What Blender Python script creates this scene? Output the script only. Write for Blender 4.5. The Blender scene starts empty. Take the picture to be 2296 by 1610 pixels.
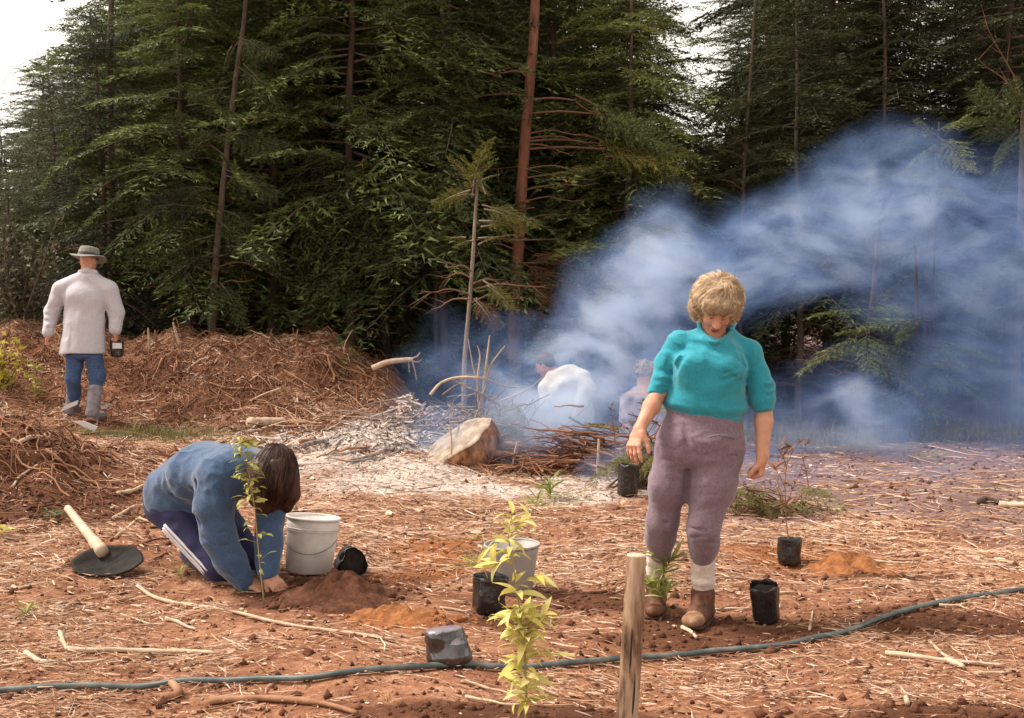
import bpy, math, random
import numpy as np
from mathutils import Vector, Matrix, Euler

# ------------------------------------------------------------------ camera, sky, sun, exposure
scene = bpy.context.scene
COL = scene.collection
R = math.radians
FPX = 2551.0                      # focal length in pixels of a 2296 wide view (40 mm on 36 mm)
CX, CY = 1148.0, 805.0
PITCH = math.atan(105.0 / FPX)
CAM = np.array([0.0, 0.0, 1.46])
cd = bpy.data.cameras.new('camera'); cd.lens = 40.0; cd.sensor_width = 36.0
cd.clip_start = 0.1; cd.clip_end = 4000
cd.dof.use_dof = True; cd.dof.focus_distance = 6.2; cd.dof.aperture_fstop = 9.0
cam = bpy.data.objects.new('camera', cd); COL.objects.link(cam)
cam.location = CAM; cam.rotation_euler = (R(90) - PITCH, 0, 0)
scene.camera = cam

SUN_EL, SUN_AZ = R(56), R(-78)     # azimuth measured from +Y towards +X
world = bpy.data.worlds.new('World'); scene.world = world; world.use_nodes = True
nt = world.node_tree; nt.nodes.clear()
wo = nt.nodes.new('ShaderNodeOutputWorld'); bg = nt.nodes.new('ShaderNodeBackground')
sk = nt.nodes.new('ShaderNodeTexSky'); sk.sky_type = 'NISHITA'; sk.sun_disc = False
sk.sun_elevation = SUN_EL; sk.sun_rotation = SUN_AZ
hs = nt.nodes.new('ShaderNodeHueSaturation'); hs.inputs['Saturation'].default_value = 0.12
tint = nt.nodes.new('ShaderNodeMix'); tint.data_type = 'RGBA'; tint.blend_type = 'MULTIPLY'
tint.inputs[0].default_value = 1.0; tint.inputs[7].default_value = (1.0, 0.92, 0.79, 1)
nt.links.new(sk.outputs[0], hs.inputs['Color']); nt.links.new(hs.outputs[0], tint.inputs[6])
nt.links.new(tint.outputs[2], bg.inputs[0]); bg.inputs[1].default_value = 0.13
nt.links.new(bg.outputs[0], wo.inputs[0])
sl = bpy.data.lights.new('sun', 'SUN'); sl.energy = 2.2; sl.angle = R(14); sl.color = (1.0, 0.93, 0.82)
so = bpy.data.objects.new('sun', sl); COL.objects.link(so)
sdir = Vector((math.sin(SUN_AZ) * math.cos(SUN_EL), math.cos(SUN_AZ) * math.cos(SUN_EL), math.sin(SUN_EL)))
so.rotation_euler = sdir.to_track_quat('Z', 'Y').to_euler(); so.location = (-20, 10, 30)
vs = scene.view_settings; vs.view_transform = 'Standard'; vs.look = 'None'; vs.gamma = 1.0
vs.use_curve_mapping = False; vs.exposure = 1.38
scene.render.engine = 'CYCLES'
cy = scene.cycles
cy.max_bounces = 5; cy.diffuse_bounces = 2; cy.glossy_bounces = 2; cy.transmission_bounces = 2
cy.transparent_max_bounces = 8; cy.volume_bounces = 2
cy.use_denoising = True
try: cy.denoiser = 'OPENIMAGEDENOISE'
except Exception: pass
cy.volume_max_steps = 64

# ------------------------------------------------------------------ helpers: noise, pixels to places, terrain
def _h(ix, iy, iz, s):
    n = (ix * 374761393 + iy * 668265263 + iz * 1274126177 + s * 974634737) & 0xFFFFFFFF
    n = ((n ^ (n >> 13)) * 1274126177) & 0xFFFFFFFF
    n = ((n ^ (n >> 16)) * 2246822519) & 0xFFFFFFFF
    return ((n ^ (n >> 15)) & 0xFFFF) / 32767.5 - 1.0
def vnoise(x, y, z=0.0, s=0):
    x, y, z = np.broadcast_arrays(np.asarray(x, float), np.asarray(y, float), np.asarray(z, float))
    fx, fy, fz = np.floor(x), np.floor(y), np.floor(z)
    ix, iy, iz = fx.astype(np.int64), fy.astype(np.int64), fz.astype(np.int64)
    u, v, w = x - fx, y - fy, z - fz
    u, v, w = u*u*(3-2*u), v*v*(3-2*v), w*w*(3-2*w)
    def L(a, b, t): return a + (b - a) * t
    r = []
    for dz in (0, 1):
        a = L(_h(ix, iy, iz+dz, s), _h(ix+1, iy, iz+dz, s), u)
        b = L(_h(ix, iy+1, iz+dz, s), _h(ix+1, iy+1, iz+dz, s), u)
        r.append(L(a, b, v))
    return L(r[0], r[1], w)
def fbm(x, y, z=0.0, s=0, o=3):
    t, a = 0.0, 1.0
    for k in range(o):
        t = t + a * vnoise(np.asarray(x)*2**k, np.asarray(y)*2**k, np.asarray(z)*2**k, s+k); a *= 0.5
    return t
def sstep(a, b, x):
    t = np.clip((x - a) / (b - a), 0, 1); return t*t*(3-2*t)

_ct, _st = math.cos(PITCH), math.sin(PITCH)
def P(px, py, d):
    """the place d metres ahead of the camera that the photograph shows at px, py"""
    xc = (px - CX) / FPX * d; yc = -(py - CY) / FPX * d
    return np.array([xc, d*_ct + yc*_st, CAM[2] - d*_st + yc*_ct])

def terrain(x, y, fine=True):
    x = np.asarray(x, float); y = np.asarray(y, float)
    left = sstep(0.2, -3.6, x)
    z = 0.25 * left * sstep(6.5, 12, y)
    end = sstep(-0.95, -1.70, x + 0.28*vnoise(x*1.3, y*1.3, 0, 5))*.8 + .2*sstep(-1.6, -2.2, x)
    ys = y - 13.3 - 0.25*vnoise(x*0.7, 3.1, 0, 9)
    sg = np.where(ys < 0, 0.78, 1.1)
    ridge = np.exp(-0.5*(ys/sg)**2)
    top = 0.80 + 0.13*vnoise(x*0.9, y*0.5, 0, 2) + 0.09*vnoise(x*2.3, y*1.7, 0, 6) + 0.16*sstep(-3.0, -5.5, x)
    z = z + ridge * end * top
    z = z + 0.52*np.exp(-((x+4.35)/1.1)**2 - ((y-8.6)/1.0)**2)
    z = z + 0.10*np.exp(-((x+1.1)/1.3)**2 - ((y-10.6)/0.9)**2)
    z = z + 0.16*np.exp(-((x+3.0)/0.9)**2 - ((y-7.2)/0.8)**2)
    z = z + 0.025*np.maximum(0, y-15)*sstep(15, 22, y) * (y < 400)
    rough = 0.40 + 2.3*ridge*end + 1.6*np.exp(-((x+4.0)/1.4)**2 - ((y-8.6)/1.5)**2)
    z = z + 0.035*fbm(x*1.1, y*1.1, 0, 11, 2)
    if fine:
        near = np.exp(-((y-8)/9.0)**2)
        z = z + rough*near*(0.05*fbm(x*3.1, y*3.1, 0, 21, 2) + 0.022*np.abs(vnoise(x*13, y*13, 0, 31)) + 0.010*vnoise(x*31, y*31, 0, 41))
    return z
def tz(x, y): return float(terrain(np.array([x]), np.array([y]))[0])
def G(px, py, far=60.0):
    """the place on the ground that the photograph shows at px, py"""
    a = P(px, py, 1.0) - CAM
    t = np.arange(2.5, far, 0.01)
    pts = CAM[None] + t[:, None]*a[None]
    below = pts[:, 2] < terrain(pts[:, 0], pts[:, 1])
    k = int(np.argmax(below)) if below.any() else len(t)-1
    p = pts[k].copy(); p[2] = tz(p[0], p[1]); return p
def depth(p): return float((np.asarray(p)[1])*_ct - (np.asarray(p)[2]-CAM[2])*_st)

# ------------------------------------------------------------------ helpers: objects
def _w(o):
    v = Vector((0, 0, 0))
    while o is not None: v = v + o.location; o = o.parent
    return np.array(v)
def newmesh(name, verts, faces, mat=None, smooth=True, matidx=None):
    me = bpy.data.meshes.new(name)
    verts = np.asarray(verts, np.float32).reshape(-1, 3)
    fl = faces if isinstance(faces, list) and faces and isinstance(faces[0], np.ndarray) else [faces]
    fl = [np.asarray(f, np.int32) for f in fl if len(f)]
    if all(f.ndim == 2 for f in fl):
        nl = sum(f.size for f in fl); npoly = sum(len(f) for f in fl)
        me.vertices.add(len(verts)); me.vertices.foreach_set('co', verts.ravel())
        me.loops.add(nl); me.loops.foreach_set('vertex_index', np.concatenate([f.ravel() for f in fl]))
        starts, tot, c = [], [], 0
        for f in fl:
            n, k = f.shape
            starts.append(c + np.arange(n)*k); c += n*k
        me.polygons.add(npoly); me.polygons.foreach_set('loop_start', np.concatenate(starts).astype(np.int32))
        me.polygons.foreach_set('use_smooth', np.full(npoly, smooth, bool))
        if matidx is not None: me.polygons.foreach_set('material_index', np.asarray(matidx, np.int32))
        me.update(calc_edges=True); me.validate()
    else:
        raise ValueError(name)
    for m in (mat if isinstance(mat, (list, tuple)) else [mat]):
        if m: me.materials.append(m)
    return me
def obj(name, verts, faces, mat, parent=None, loc=None, smooth=True, matidx=None):
    verts = np.asarray(verts, float).reshape(-1, 3)
    base = _w(parent) if parent is not None else (np.array(loc, float) if loc is not None else np.zeros(3))
    o = bpy.data.objects.new(name, newmesh(name, verts - base, faces, mat, smooth, matidx))
    COL.objects.link(o)
    if parent is not None: o.parent = parent
    else: o.location = base
    return o
def tag(o, label=None, cat=None, group=None, kind=None):
    if label: o['label'] = label
    if cat: o['category'] = cat
    if group: o['group'] = group
    if kind: o['kind'] = kind
    return o
def thing(name, label, cat, loc, group=None):
    o = bpy.data.objects.new(name, None); COL.objects.link(o); o.empty_display_size = 0.1
    o.location = [float(v) for v in loc]
    return tag(o, label, cat, group)
def join(parts):
    """several (verts, faces) of equal face size into one"""
    vs_, fs_, n = [], [], 0
    for v, f in parts:
        v = np.asarray(v, float).reshape(-1, 3); vs_.append(v); fs_.append(np.asarray(f) + n); n += len(v)
    return np.concatenate(vs_), np.concatenate(fs_)

def unit(v):
    v = np.asarray(v, float); return v / (np.linalg.norm(v) + 1e-12)
def curve(pts, n):
    """Catmull-Rom through pts, n samples"""
    p = np.asarray(pts, float); m = len(p)
    if m == 2: t = np.linspace(0, 1, n)[:, None]; return p[0]*(1-t) + p[1]*t
    q = np.vstack([2*p[0]-p[1], p, 2*p[-1]-p[-2]])
    t = np.linspace(0, m-1-1e-6, n); i = t.astype(int); u = (t - i)[:, None]
    a, b, c, d = q[i], q[i+1], q[i+2], q[i+3]
    return 0.5*((2*b) + (-a+c)*u + (2*a-5*b+4*c-d)*u**2 + (-a+3*b-3*c+d)*u**3)
def tube(pts, rad, sides=6, cap=True, rough=0.0, rng=None):
    """quads round a path; rad a number or one per point"""
    p = np.asarray(pts, float); n = len(p); r = np.broadcast_to(np.asarray(rad, float), (n,)).copy()
    t = np.gradient(p, axis=0); t /= (np.linalg.norm(t, axis=1, keepdims=True) + 1e-9)
    ref = np.array([0, 0, 1.0]) if abs(t[0][2]) < 0.9 else np.array([1.0, 0, 0])
    a = ref[None] - t*(t@ref)[:, None]; a /= (np.linalg.norm(a, axis=1, keepdims=True) + 1e-9)
    b = np.cross(t, a)
    th = np.arange(sides)*2*np.pi/sides
    rr = r[:, None]*np.ones((1, sides))
    if rough and rng is not None: rr = rr*(1 + rough*rng.uniform(-1, 1, rr.shape))
    v = p[:, None] + rr[..., None]*(np.cos(th)[None, :, None]*a[:, None] + np.sin(th)[None, :, None]*b[:, None])
    v = v.reshape(-1, 3)
    i = np.arange(n-1)[:, None]*sides; j = np.arange(sides)[None]; k = (j+1) % sides
    f = np.stack([i+j, i+k, i+sides+k, i+sides+j], -1).reshape(-1, 4)
    if cap:
        m = len(v); v = np.vstack([v, p[0] - t[0]*r[0]*0.15, p[-1] + t[-1]*r[-1]*0.15])
        j1 = np.arange(0, sides, 2); 
        c0 = np.stack([np.full(len(j1), m), (j1+2) % sides, (j1+1) % sides, j1], -1)
        c1 = np.stack([np.full(len(j1), m+1), (n-1)*sides+j1, (n-1)*sides+(j1+1) % sides, (n-1)*sides+(j1+2) % sides], -1)
        if sides % 2 == 0: f = np.vstack([f, c0, c1])
    return v, f
def lathe(prof, sides=24, c=(0, 0, 0), jitter=None):
    """prof: list of (r, z) -> quads"""
    pr = np.asarray(prof, float); n = len(pr); th = np.arange(sides)*2*np.pi/sides
    v = np.stack([pr[:, :1]*np.cos(th), pr[:, :1]*np.sin(th), np.repeat(pr[:, 1:2], sides, 1)], -1)
    if jitter is not None: v = jitter(v)
    v = v.reshape(-1, 3) + np.asarray(c)
    i = np.arange(n-1)[:, None]*sides; j = np.arange(sides)[None]; k = (j+1) % sides
    return v, np.stack([i+j, i+k, i+sides+k, i+sides+j], -1).reshape(-1, 4)
def frame(zaxis, xhint=(1, 0, 0)):
    z = unit(zaxis); x = np.asarray(xhint, float); x = unit(x - z*(x@z)); return np.stack([x, np.cross(z, x), z], 1)
def xf(v, M, t): return np.asarray(v)@np.asarray(M).T + np.asarray(t)

# ------------------------------------------------------------------ helpers: materials
MATS = {}
def _nodes(name):
    m = bpy.data.materials.new(name); m.use_nodes = True; t = m.node_tree
    b = t.nodes['Principled BSDF']; return m, t, b
def ramp(t, fac, stops):
    r = t.nodes.new('ShaderNodeValToRGB'); e = r.color_ramp.elements
    while len(e) < len(stops): e.new(0.5)
    for k, (p, c) in enumerate(stops): e[k].position = p; e[k].color = (*c, 1)
    if fac is not None: t.links.new(fac, r.inputs[0])
    return r.outputs[0]
def tnoise(t, scale, detail=3, rough=0.55, vec=None, dist=0.0):
    n = t.nodes.new('ShaderNodeTexNoise'); n.inputs['Scale'].default_value = scale
    n.inputs['Detail'].default_value = detail; n.inputs['Roughness'].default_value = rough
    n.inputs['Distortion'].default_value = dist
    if vec is not None: t.links.new(vec, n.inputs['Vector'])
    return n.outputs['Fac']
def tmap(t, scale=(1, 1, 1), src='Object'):
    c = t.nodes.new('ShaderNodeTexCoord'); m = t.nodes.new('ShaderNodeMapping'); m.inputs['Scale'].default_value = scale
    t.links.new(c.outputs[src], m.inputs['Vector']); return m.outputs[0]
def tmix(t, fac, a, b, blend='MIX'):
    m = t.nodes.new('ShaderNodeMix'); m.data_type = 'RGBA'; m.blend_type = blend
    for s, v in ((0, fac), (6, a), (7, b)):
        if hasattr(v, 'links') or hasattr(v, 'is_linked'): t.links.new(v, m.inputs[s])
        else: m.inputs[s].default_value = v if s == 0 else (*v, 1)
    return m.outputs[2]
def tmath(t, op, a, b=None, c=None, clamp=False):
    m = t.nodes.new('ShaderNodeMath'); m.operation = op; m.use_clamp = clamp
    for s, v in enumerate((a, b, c)):
        if v is None: continue
        if hasattr(v, 'is_linked'): t.links.new(v, m.inputs[s])
        else: m.inputs[s].default_value = v
    return m.outputs[0]
def bump(t, b, h, strength=0.3, dist=0.01):
    n = t.nodes.new('ShaderNodeBump'); n.inputs['Strength'].default_value = strength; n.inputs['Distance'].default_value = dist
    t.links.new(h, n.inputs['Height']); t.links.new(n.outputs[0], b.inputs['Normal'])
def pm(name, stops, scale=8, rough=0.8, bs=0.3, bscale=60, bdist=0.004, stretch=(1, 1, 1), detail=4, spec=0.3, sheen=0.0, island=0.0, metal=0.0):
    """a solid with a noise-ramped colour and fine relief"""
    if name in MATS: return MATS[name]
    m, t, b = _nodes(name); v = tmap(t, stretch)
    f = tnoise(t, scale, detail, 0.6, v)
    if island:
        g = t.nodes.new('ShaderNodeNewGeometry')
        f = tmath(t, 'ADD', tmath(t, 'MULTIPLY', f, 1-island), tmath(t, 'MULTIPLY', g.outputs['Random Per Island'], island))
    t.links.new(ramp(t, f, stops), b.inputs['Base Color'])
    b.inputs['Roughness'].default_value = rough; b.inputs['Specular IOR Level'].default_value = spec; b.inputs['Metallic'].default_value = metal
    if sheen: b.inputs['Sheen Weight'].default_value = sheen; b.inputs['Sheen Roughness'].default_value = 0.5
    if bs: bump(t, b, tnoise(t, bscale, 4, 0.6, v), bs, bdist)
    MATS[name] = m; return m
def leafmat(name, stops, trans=0.25, objvar=0.0, pos=1.3, rough=0.6):
    """foliage: colour by leaf, by clump, by tree; a little light comes through"""
    if name in MATS: return MATS[name]
    m, t, b = _nodes(name); g = t.nodes.new('ShaderNodeNewGeometry')
    n = tnoise(t, pos, 2, 0.5, tmap(t))
    f = tmath(t, 'ADD', tmath(t, 'MULTIPLY', g.outputs['Random Per Island'], 0.45), tmath(t, 'MULTIPLY', n, 0.6))
    if objvar:
        oi = t.nodes.new('ShaderNodeObjectInfo')
        f = tmath(t, 'ADD', f, tmath(t, 'MULTIPLY', tmath(t, 'SUBTRACT', oi.outputs['Random'], 0.5), objvar))
    c = ramp(t, f, stops); t.links.new(c, b.inputs['Base Color'])
    b.inputs['Roughness'].default_value = rough; b.inputs['Specular IOR Level'].default_value = 0.25
    tr = t.nodes.new('ShaderNodeBsdfTranslucent'); t.links.new(c, tr.inputs[0])
    mx = t.nodes.new('ShaderNodeMixShader'); mx.inputs[0].default_value = trans
    t.links.new(b.outputs[0], mx.inputs[1]); t.links.new(tr.outputs[0], mx.inputs[2])
    t.links.new(mx.outputs[0], t.nodes['Material Output'].inputs[0])
    MATS[name] = m; return m
def g3(v, w=(1, 1, 1)): return (v*w[0], v*w[1], v*w[2])
# ------------------------------------------------------------------ helpers: smooth solids (people, clothes, pots)
def surfnet(D, o, h):
    S = D < 0
    cnt = np.zeros(tuple(n-1 for n in D.shape), np.uint8)
    for dx in (0, 1):
        for dy in (0, 1):
            for dz in (0, 1):
                cnt += S[dx:S.shape[0]-1+dx, dy:S.shape[1]-1+dy, dz:S.shape[2]-1+dz]
    act = (cnt > 0) & (cnt < 8); idx = np.full(act.shape, -1, np.int32)
    ii, jj, kk = np.nonzero(act); idx[act] = np.arange(len(ii))
    cs = [(dx, dy, dz) for dx in (0, 1) for dy in (0, 1) for dz in (0, 1)]
    val = {c: D[ii+c[0], jj+c[1], kk+c[2]].astype(float) for c in cs}
    acc = np.zeros((len(ii), 3)); num = np.zeros(len(ii))
    for a in cs:
        for ax in range(3):
            if a[ax]: continue
            b = list(a); b[ax] = 1; b = tuple(b); va, vb = val[a], val[b]
            m = (va < 0) != (vb < 0); t = np.where(m, va/np.where(m, va-vb, 1), 0)
            p = np.array(a, float)[None] + t[:, None]*(np.array(b, float)-np.array(a, float))[None]
            acc += p*m[:, None]; num += m
    v = np.asarray(o)[None] + h*(np.stack([ii, jj, kk], 1) + acc/num[:, None])
    qs = []
    for ax in range(3):
        u, w = (ax+1) % 3, (ax+2) % 3
        n = S.shape
        s0 = [slice(1, -1)]*3; s1 = [slice(1, -1)]*3; s0[ax] = slice(0, -1); s1[ax] = slice(1, None)
        m = S[tuple(s0)] != S[tuple(s1)]
        c = np.stack(np.nonzero(m), 1); c[:, u] += 1; c[:, w] += 1
        ins = S[c[:, 0], c[:, 1], c[:, 2]]
        def at(du, dw):
            e = c.copy(); e[:, u] -= du; e[:, w] -= dw; return idx[e[:, 0], e[:, 1], e[:, 2]]
        q = np.stack([at(1, 1), at(0, 1), at(0, 0), at(1, 0)], 1)
        q[~ins] = q[~ins][:, ::-1]; qs.append(q)
    q = np.concatenate(qs); return v, q[(q >= 0).all(1)]

class SD:
    def __init__(s): s.p = []; s.b = []; s.n = []
    def add(s, fn, lo, hi, k, op='u'): s.p.append((fn, np.minimum(lo, hi), np.maximum(lo, hi), k, op)); return s
    def rc(s, a, b, ra, rb=None, k=.02, op='u'):
        a = np.asarray(a, float); b = np.asarray(b, float); rb = ra if rb is None else rb; ab = b-a; L = ab@ab + 1e-12
        def fn(X):
            t = np.clip(((X-a)@ab)/L, 0, 1); return np.linalg.norm(X - a - t[..., None]*ab, axis=-1) - (ra + (rb-ra)*t)
        r = max(ra, rb); return s.add(fn, np.minimum(a, b)-r, np.maximum(a, b)+r, k, op)
    def limb(s, pts, rs, k=.02, op='u'):
        for i in range(len(pts)-1): s.rc(pts[i], pts[i+1], rs[i], rs[i+1], k, op)
        return s
    def ell(s, c, rad, M=None, k=.02, op='u'):
        c = np.asarray(c, float); rad = np.asarray(rad, float); M = np.eye(3) if M is None else np.asarray(M)
        def fn(X):
            q = (X-c)@M; l = np.linalg.norm(q/rad, axis=-1); g = np.linalg.norm(q/rad**2, axis=-1) + 1e-9
            return l*(l-1)/g
        r = rad.max(); return s.add(fn, c-r, c+r, k, op)
    def ecap(s, a, b, wa, ta, wb, tb, side, k=.03, op='u', cap=0.5):
        """an elliptical piece from a to b: half width w along side, half thickness t across"""
        a = np.asarray(a, float); b = np.asarray(b, float); ab = b-a; L = np.linalg.norm(ab)+1e-9; ax = ab/L
        sd = np.asarray(side, float); sd = unit(sd - ax*(sd@ax)); nn = np.cross(ax, sd)
        def fn(X):
            q = X-a; h = q@ax; t = np.clip(h/L, 0, 1); e = h - t*L
            w = wa+(wb-wa)*t; th = ta+(tb-ta)*t; u = q@sd; v = q@nn; m = np.minimum(w, th)
            l = np.sqrt((u/w)**2 + (v/th)**2 + (e/(m*cap))**2); g = np.sqrt((u/w**2)**2 + (v/th**2)**2 + (e/(m*cap)**2)**2) + 1e-9
            return np.maximum(l*(l-1)/g, -m)
        r = max(wa, wb, ta, tb); return s.add(fn, np.minimum(a, b)-r, np.maximum(a, b)+r, k, op)
    def fold(s, pts, width, amp):
        """a crease (amp < 0) or ridge (amp > 0) along a path"""
        pts = [np.asarray(p, float) for p in pts]
        for a, b in zip(pts[:-1], pts[1:]): s.b.append((a, b, width, amp))
        return s
    def noise(s, sc, amp, seed=0, M=None, ridge=False): s.n.append((np.asarray(sc, float), amp, seed, M, ridge)); return s
    def copy(s):
        o = SD(); o.p = list(s.p); o.b = list(s.b); o.n = list(s.n); return o
    def mesh(s, h):
        us = [q for q in s.p if q[4] == 'u']
        lo = np.min([q[1] for q in us], 0) - 6*h; hi = np.max([q[2] for q in us], 0) + 6*h
        n = np.ceil((hi-lo)/h).astype(int)+1
        D = np.full(n, 1.0, np.float32)
        ax = [lo[i] + h*np.arange(n[i]) for i in range(3)]
        def win(l, u, pad):
            i0 = np.maximum(0, np.floor((l-pad-lo)/h).astype(int)); i1 = np.minimum(n, np.ceil((u+pad-lo)/h).astype(int)+1)
            return i0, i1
        def grid(i0, i1): return np.stack(np.meshgrid(*[ax[i][i0[i]:i1[i]] for i in range(3)], indexing='ij'), -1)
        for fn, l, u, k, op in s.p:
            i0, i1 = win(l, u, k + 3*h)
            if (i1 <= i0).any(): continue
            sl_ = tuple(slice(i0[i], i1[i]) for i in range(3)); d = fn(grid(i0, i1)); w = D[sl_]
            if op == 'u': t = np.clip(.5 + .5*(w-d)/k, 0, 1); D[sl_] = w + (d-w)*t - k*t*(1-t)
            else: t = np.clip(.5 - .5*(w+d)/k, 0, 1); D[sl_] = w + (-d-w)*t + k*t*(1-t)
        for a, b, wd, amp in s.b:
            i0, i1 = win(np.minimum(a, b), np.maximum(a, b), 2.6*wd)
            if (i1 <= i0).any(): continue
            X = grid(i0, i1); ab = b-a; t = np.clip(((X-a)@ab)/(ab@ab+1e-12), 0, 1)
            r = np.linalg.norm(X-a-t[..., None]*ab, axis=-1)
            D[tuple(slice(i0[i], i1[i]) for i in range(3))] -= amp*np.exp(-(r/wd)**2)*np.sin(np.pi*(.12+.76*t))
        if s.n:
            c = np.nonzero(np.abs(D) < 0.05); X = np.stack([ax[i][c[i]] for i in range(3)], -1)
            e = np.zeros(len(X))
            for sc, amp, seed, M, rdg in s.n:
                Y = (X if M is None else X@M)*sc; q = fbm(Y[:, 0], Y[:, 1], Y[:, 2], seed, 2)
                if rdg: q = (.35 - np.minimum(np.abs(q), .6))*np.clip(.6+1.2*vnoise(X[:, 0]*7, X[:, 1]*7, X[:, 2]*7, seed+9), 0, 1.3)
                e += amp*q
            D[c] -= e
        return surfnet(D, lo, h)
def region(v, f, rules):
    """material index per face: rules = [(centre, radius, index)]"""
    c = v[f].mean(1); m = np.zeros(len(f), np.int32)
    for p, r, i in rules:
        q = (c-np.asarray(p))/np.asarray(r); m[(q*q).sum(1) < 1] = i
    return m

def hand(sd, w, d, n, t, s=1.0, curl=0.5, spread=1.0, fist=False, thumb=0.6):
    """w wrist, d towards the fingers, n the way the palm faces, t the thumb side"""
    w = np.asarray(w, float); d = unit(d); n = unit(np.asarray(n)-d*(np.asarray(n)@d)); t = unit(np.asarray(t)-d*(np.asarray(t)@d)-n*(np.asarray(t)@n))
    sd.ecap(w, w+d*.035*s, .027*s, .019*s, .036*s, .017*s, t, .02)
    sd.ecap(w+d*.03*s, w+d*.088*s, .037*s, .016*s, .041*s, .014*s, t, .015)
    for off, L, c in ((.031, .073, .95), (.0105, .082, 1.0), (-.0105, .076, 1.08), (-.030, .060, 1.2)):
        p = w + d*(.088 - abs(off-.005)*.22)*s + t*off*s; a = 0.15
        dd = unit(d + t*off*spread*5.0)
        for fr, rr in ((.44, .0098), (.31, .0088), (.25, .0078)):
            a += curl*c*(1.3 if fist else 0.8)
            q = p + (dd*math.cos(a) + n*math.sin(a))*L*fr*s
            sd.rc(p, q, rr*s, rr*s*.92, .006); p = q
    p = w + d*.022*s + t*.026*s; a = unit(d*.62 + t*.75*thumb + n*.45)
    q = p + a*.038*s; sd.rc(p, q, .0155*s, .0125*s, .015); r = q + unit(a + d*.6 + n*.25)*.030*s; sd.rc(q, r, .0122*s, .0105*s, .006)
    u = r + unit(a*.5 + d*.8 + n*.4)*.024*s; sd.rc(r, u, .0104*s, .0085*s, .006)

def head(sd, c, rt, fw, up, s=1.0, nose=1.0):
    """skull, jaw and face; rt is the person's own left as seen facing them, fw the way the face looks"""
    M = np.stack([unit(rt), unit(fw), unit(up)], 1)
    L = lambda x, y, z: np.asarray(c) + M@(np.array([x, y, z])*s)
    E = lambda p, r, k=.02, op='u': sd.ell(L(*p), np.array(r)*s, M, k, op)
    E((0, -.012, .035), (.074, .094, .082)); E((0, .02, -.005), (.066, .074, .085), .03)
    E((0, .035, -.055), (.052, .054, .062), .03); E((0, .076, -.098), (.020, .018, .017), .03)
    for x in (-1, 1):
        E((x*.036, .066, -.026), (.024, .020, .020), .02)            # cheek
        E((x*.031, .099, .016), (.018, .013, .010), .012, 's')       # eye socket
        E((x*.031, .080, .013), (.0135, .0125, .0115), .004)         # eyelid over the eye
        sd.rc(L(x*.012, .092, .030), L(x*.048, .078, .032), .0085*s, .006*s, .012)   # brow
        E((x*.077, -.008, -.005), (.010, .019, .031), .008)          # ear
        E((x*.083, -.002, -.004), (.006, .010, .018), .006, 's')
    sd.rc(L(0, .090, .022), L(0, .116, -.022), .0085*s, .0125*s*nose, .012)          # nose
    for x in (-1, 1): E((x*.012, .103, -.026), (.009, .010, .008), .006)
    E((0, .094, -.0555), (.023, .010, .0055), .008); E((0, .092, -.0665), (.020, .010, .0068), .008)
    E((0, .107, -.0605), (.024, .010, .0018), .003, 's')
    return L
# ------------------------------------------------------------------ materials of the place
M_BARK_RED = pm('bark_red', [(.3, (.07, .030, .018)), (.55, (.19, .075, .042)), (.8, (.27, .13, .08))], 9, .9, .7, 40, .01, (1, 1, .25))
M_BARK_GREY = pm('bark_grey', [(.3, (.055, .040, .030)), (.6, (.13, .095, .070)), (.85, (.22, .17, .13))], 10, .9, .7, 45, .008, (1, 1, .3))
M_BARK_PALE = pm('bark_pale', [(.3, (.14, .10, .075)), (.6, (.28, .21, .16)), (.85, (.36, .29, .23))], 12, .9, .5, 50, .006, (1, 1, .3))
M_DEAD = pm('dead_twig', [(.25, (.08, .038, .022)), (.6, (.17, .085, .05)), (.85, (.26, .15, .09))], 3, .9, 0, island=.5)
M_NEEDLE = leafmat('needles', [(.14, (.052, .038, .020)), (.34, (.054, .070, .024)), (.55, (.105, .138, .042)), (.77, (.195, .222, .066)), (.96, (.31, .295, .10))], .25, .42, .9)
M_NEEDLE_YEL = leafmat('needles_yellowing', [(.2, (.06, .065, .014)), (.5, (.13, .125, .025)), (.8, (.23, .20, .045))], .25)
M_NEEDLE_GREY = leafmat('needles_greyish', [(.2, (.022, .030, .020)), (.5, (.045, .060, .040)), (.8, (.085, .10, .065))], .2)
M_NEEDLE_BROWN = leafmat('needles_brown', [(.2, (.06, .028, .014)), (.5, (.13, .065, .03)), (.8, (.20, .12, .06))], .2)
M_STRAW = pm('litter_straw', [(.10, (.13, .050, .028)), (.32, (.28, .130, .072)), (.54, (.43, .240, .148)), (.76, (.54, .365, .262)), (.94, (.67, .54, .45))], 1.2, .85, 0, island=.75)
M_ROOTS = pm('root_fibre', [(.2, (.085, .032, .018)), (.5, (.20, .085, .045)), (.8, (.33, .165, .092)), (.97, (.46, .29, .18))], 1.5, .9, 0, island=.7)
M_ASHBIT = pm('ash_bits', [(.06, (.05, .035, .03)), (.22, (.30, .22, .19)), (.5, (.47, .38, .34)), (.95, (.62, .54, .49))], 2, .9, 0, island=.8)
M_STICK = pm('stick_pale', [(.25, (.30, .19, .125)), (.55, (.50, .36, .26)), (.8, (.60, .47, .37))], 14, .8, .3, 60, .003)
M_STICKB = pm('stick_brown', [(.25, (.16, .07, .038)), (.55, (.30, .15, .085)), (.8, (.40, .23, .14))], 14, .85, .3, 60, .003)
M_WOODCUT = pm('cut_wood', [(.3, (.33, .20, .12)), (.55, (.46, .31, .20)), (.8, (.56, .42, .30))], 16, .75, .3, 70, .003)
M_SOIL = pm('soil_dark', [(.3, (.055, .020, .010)), (.55, (.115, .042, .021)), (.8, (.19, .078, .040))], 26, .95, .8, 60, .012)
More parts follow.
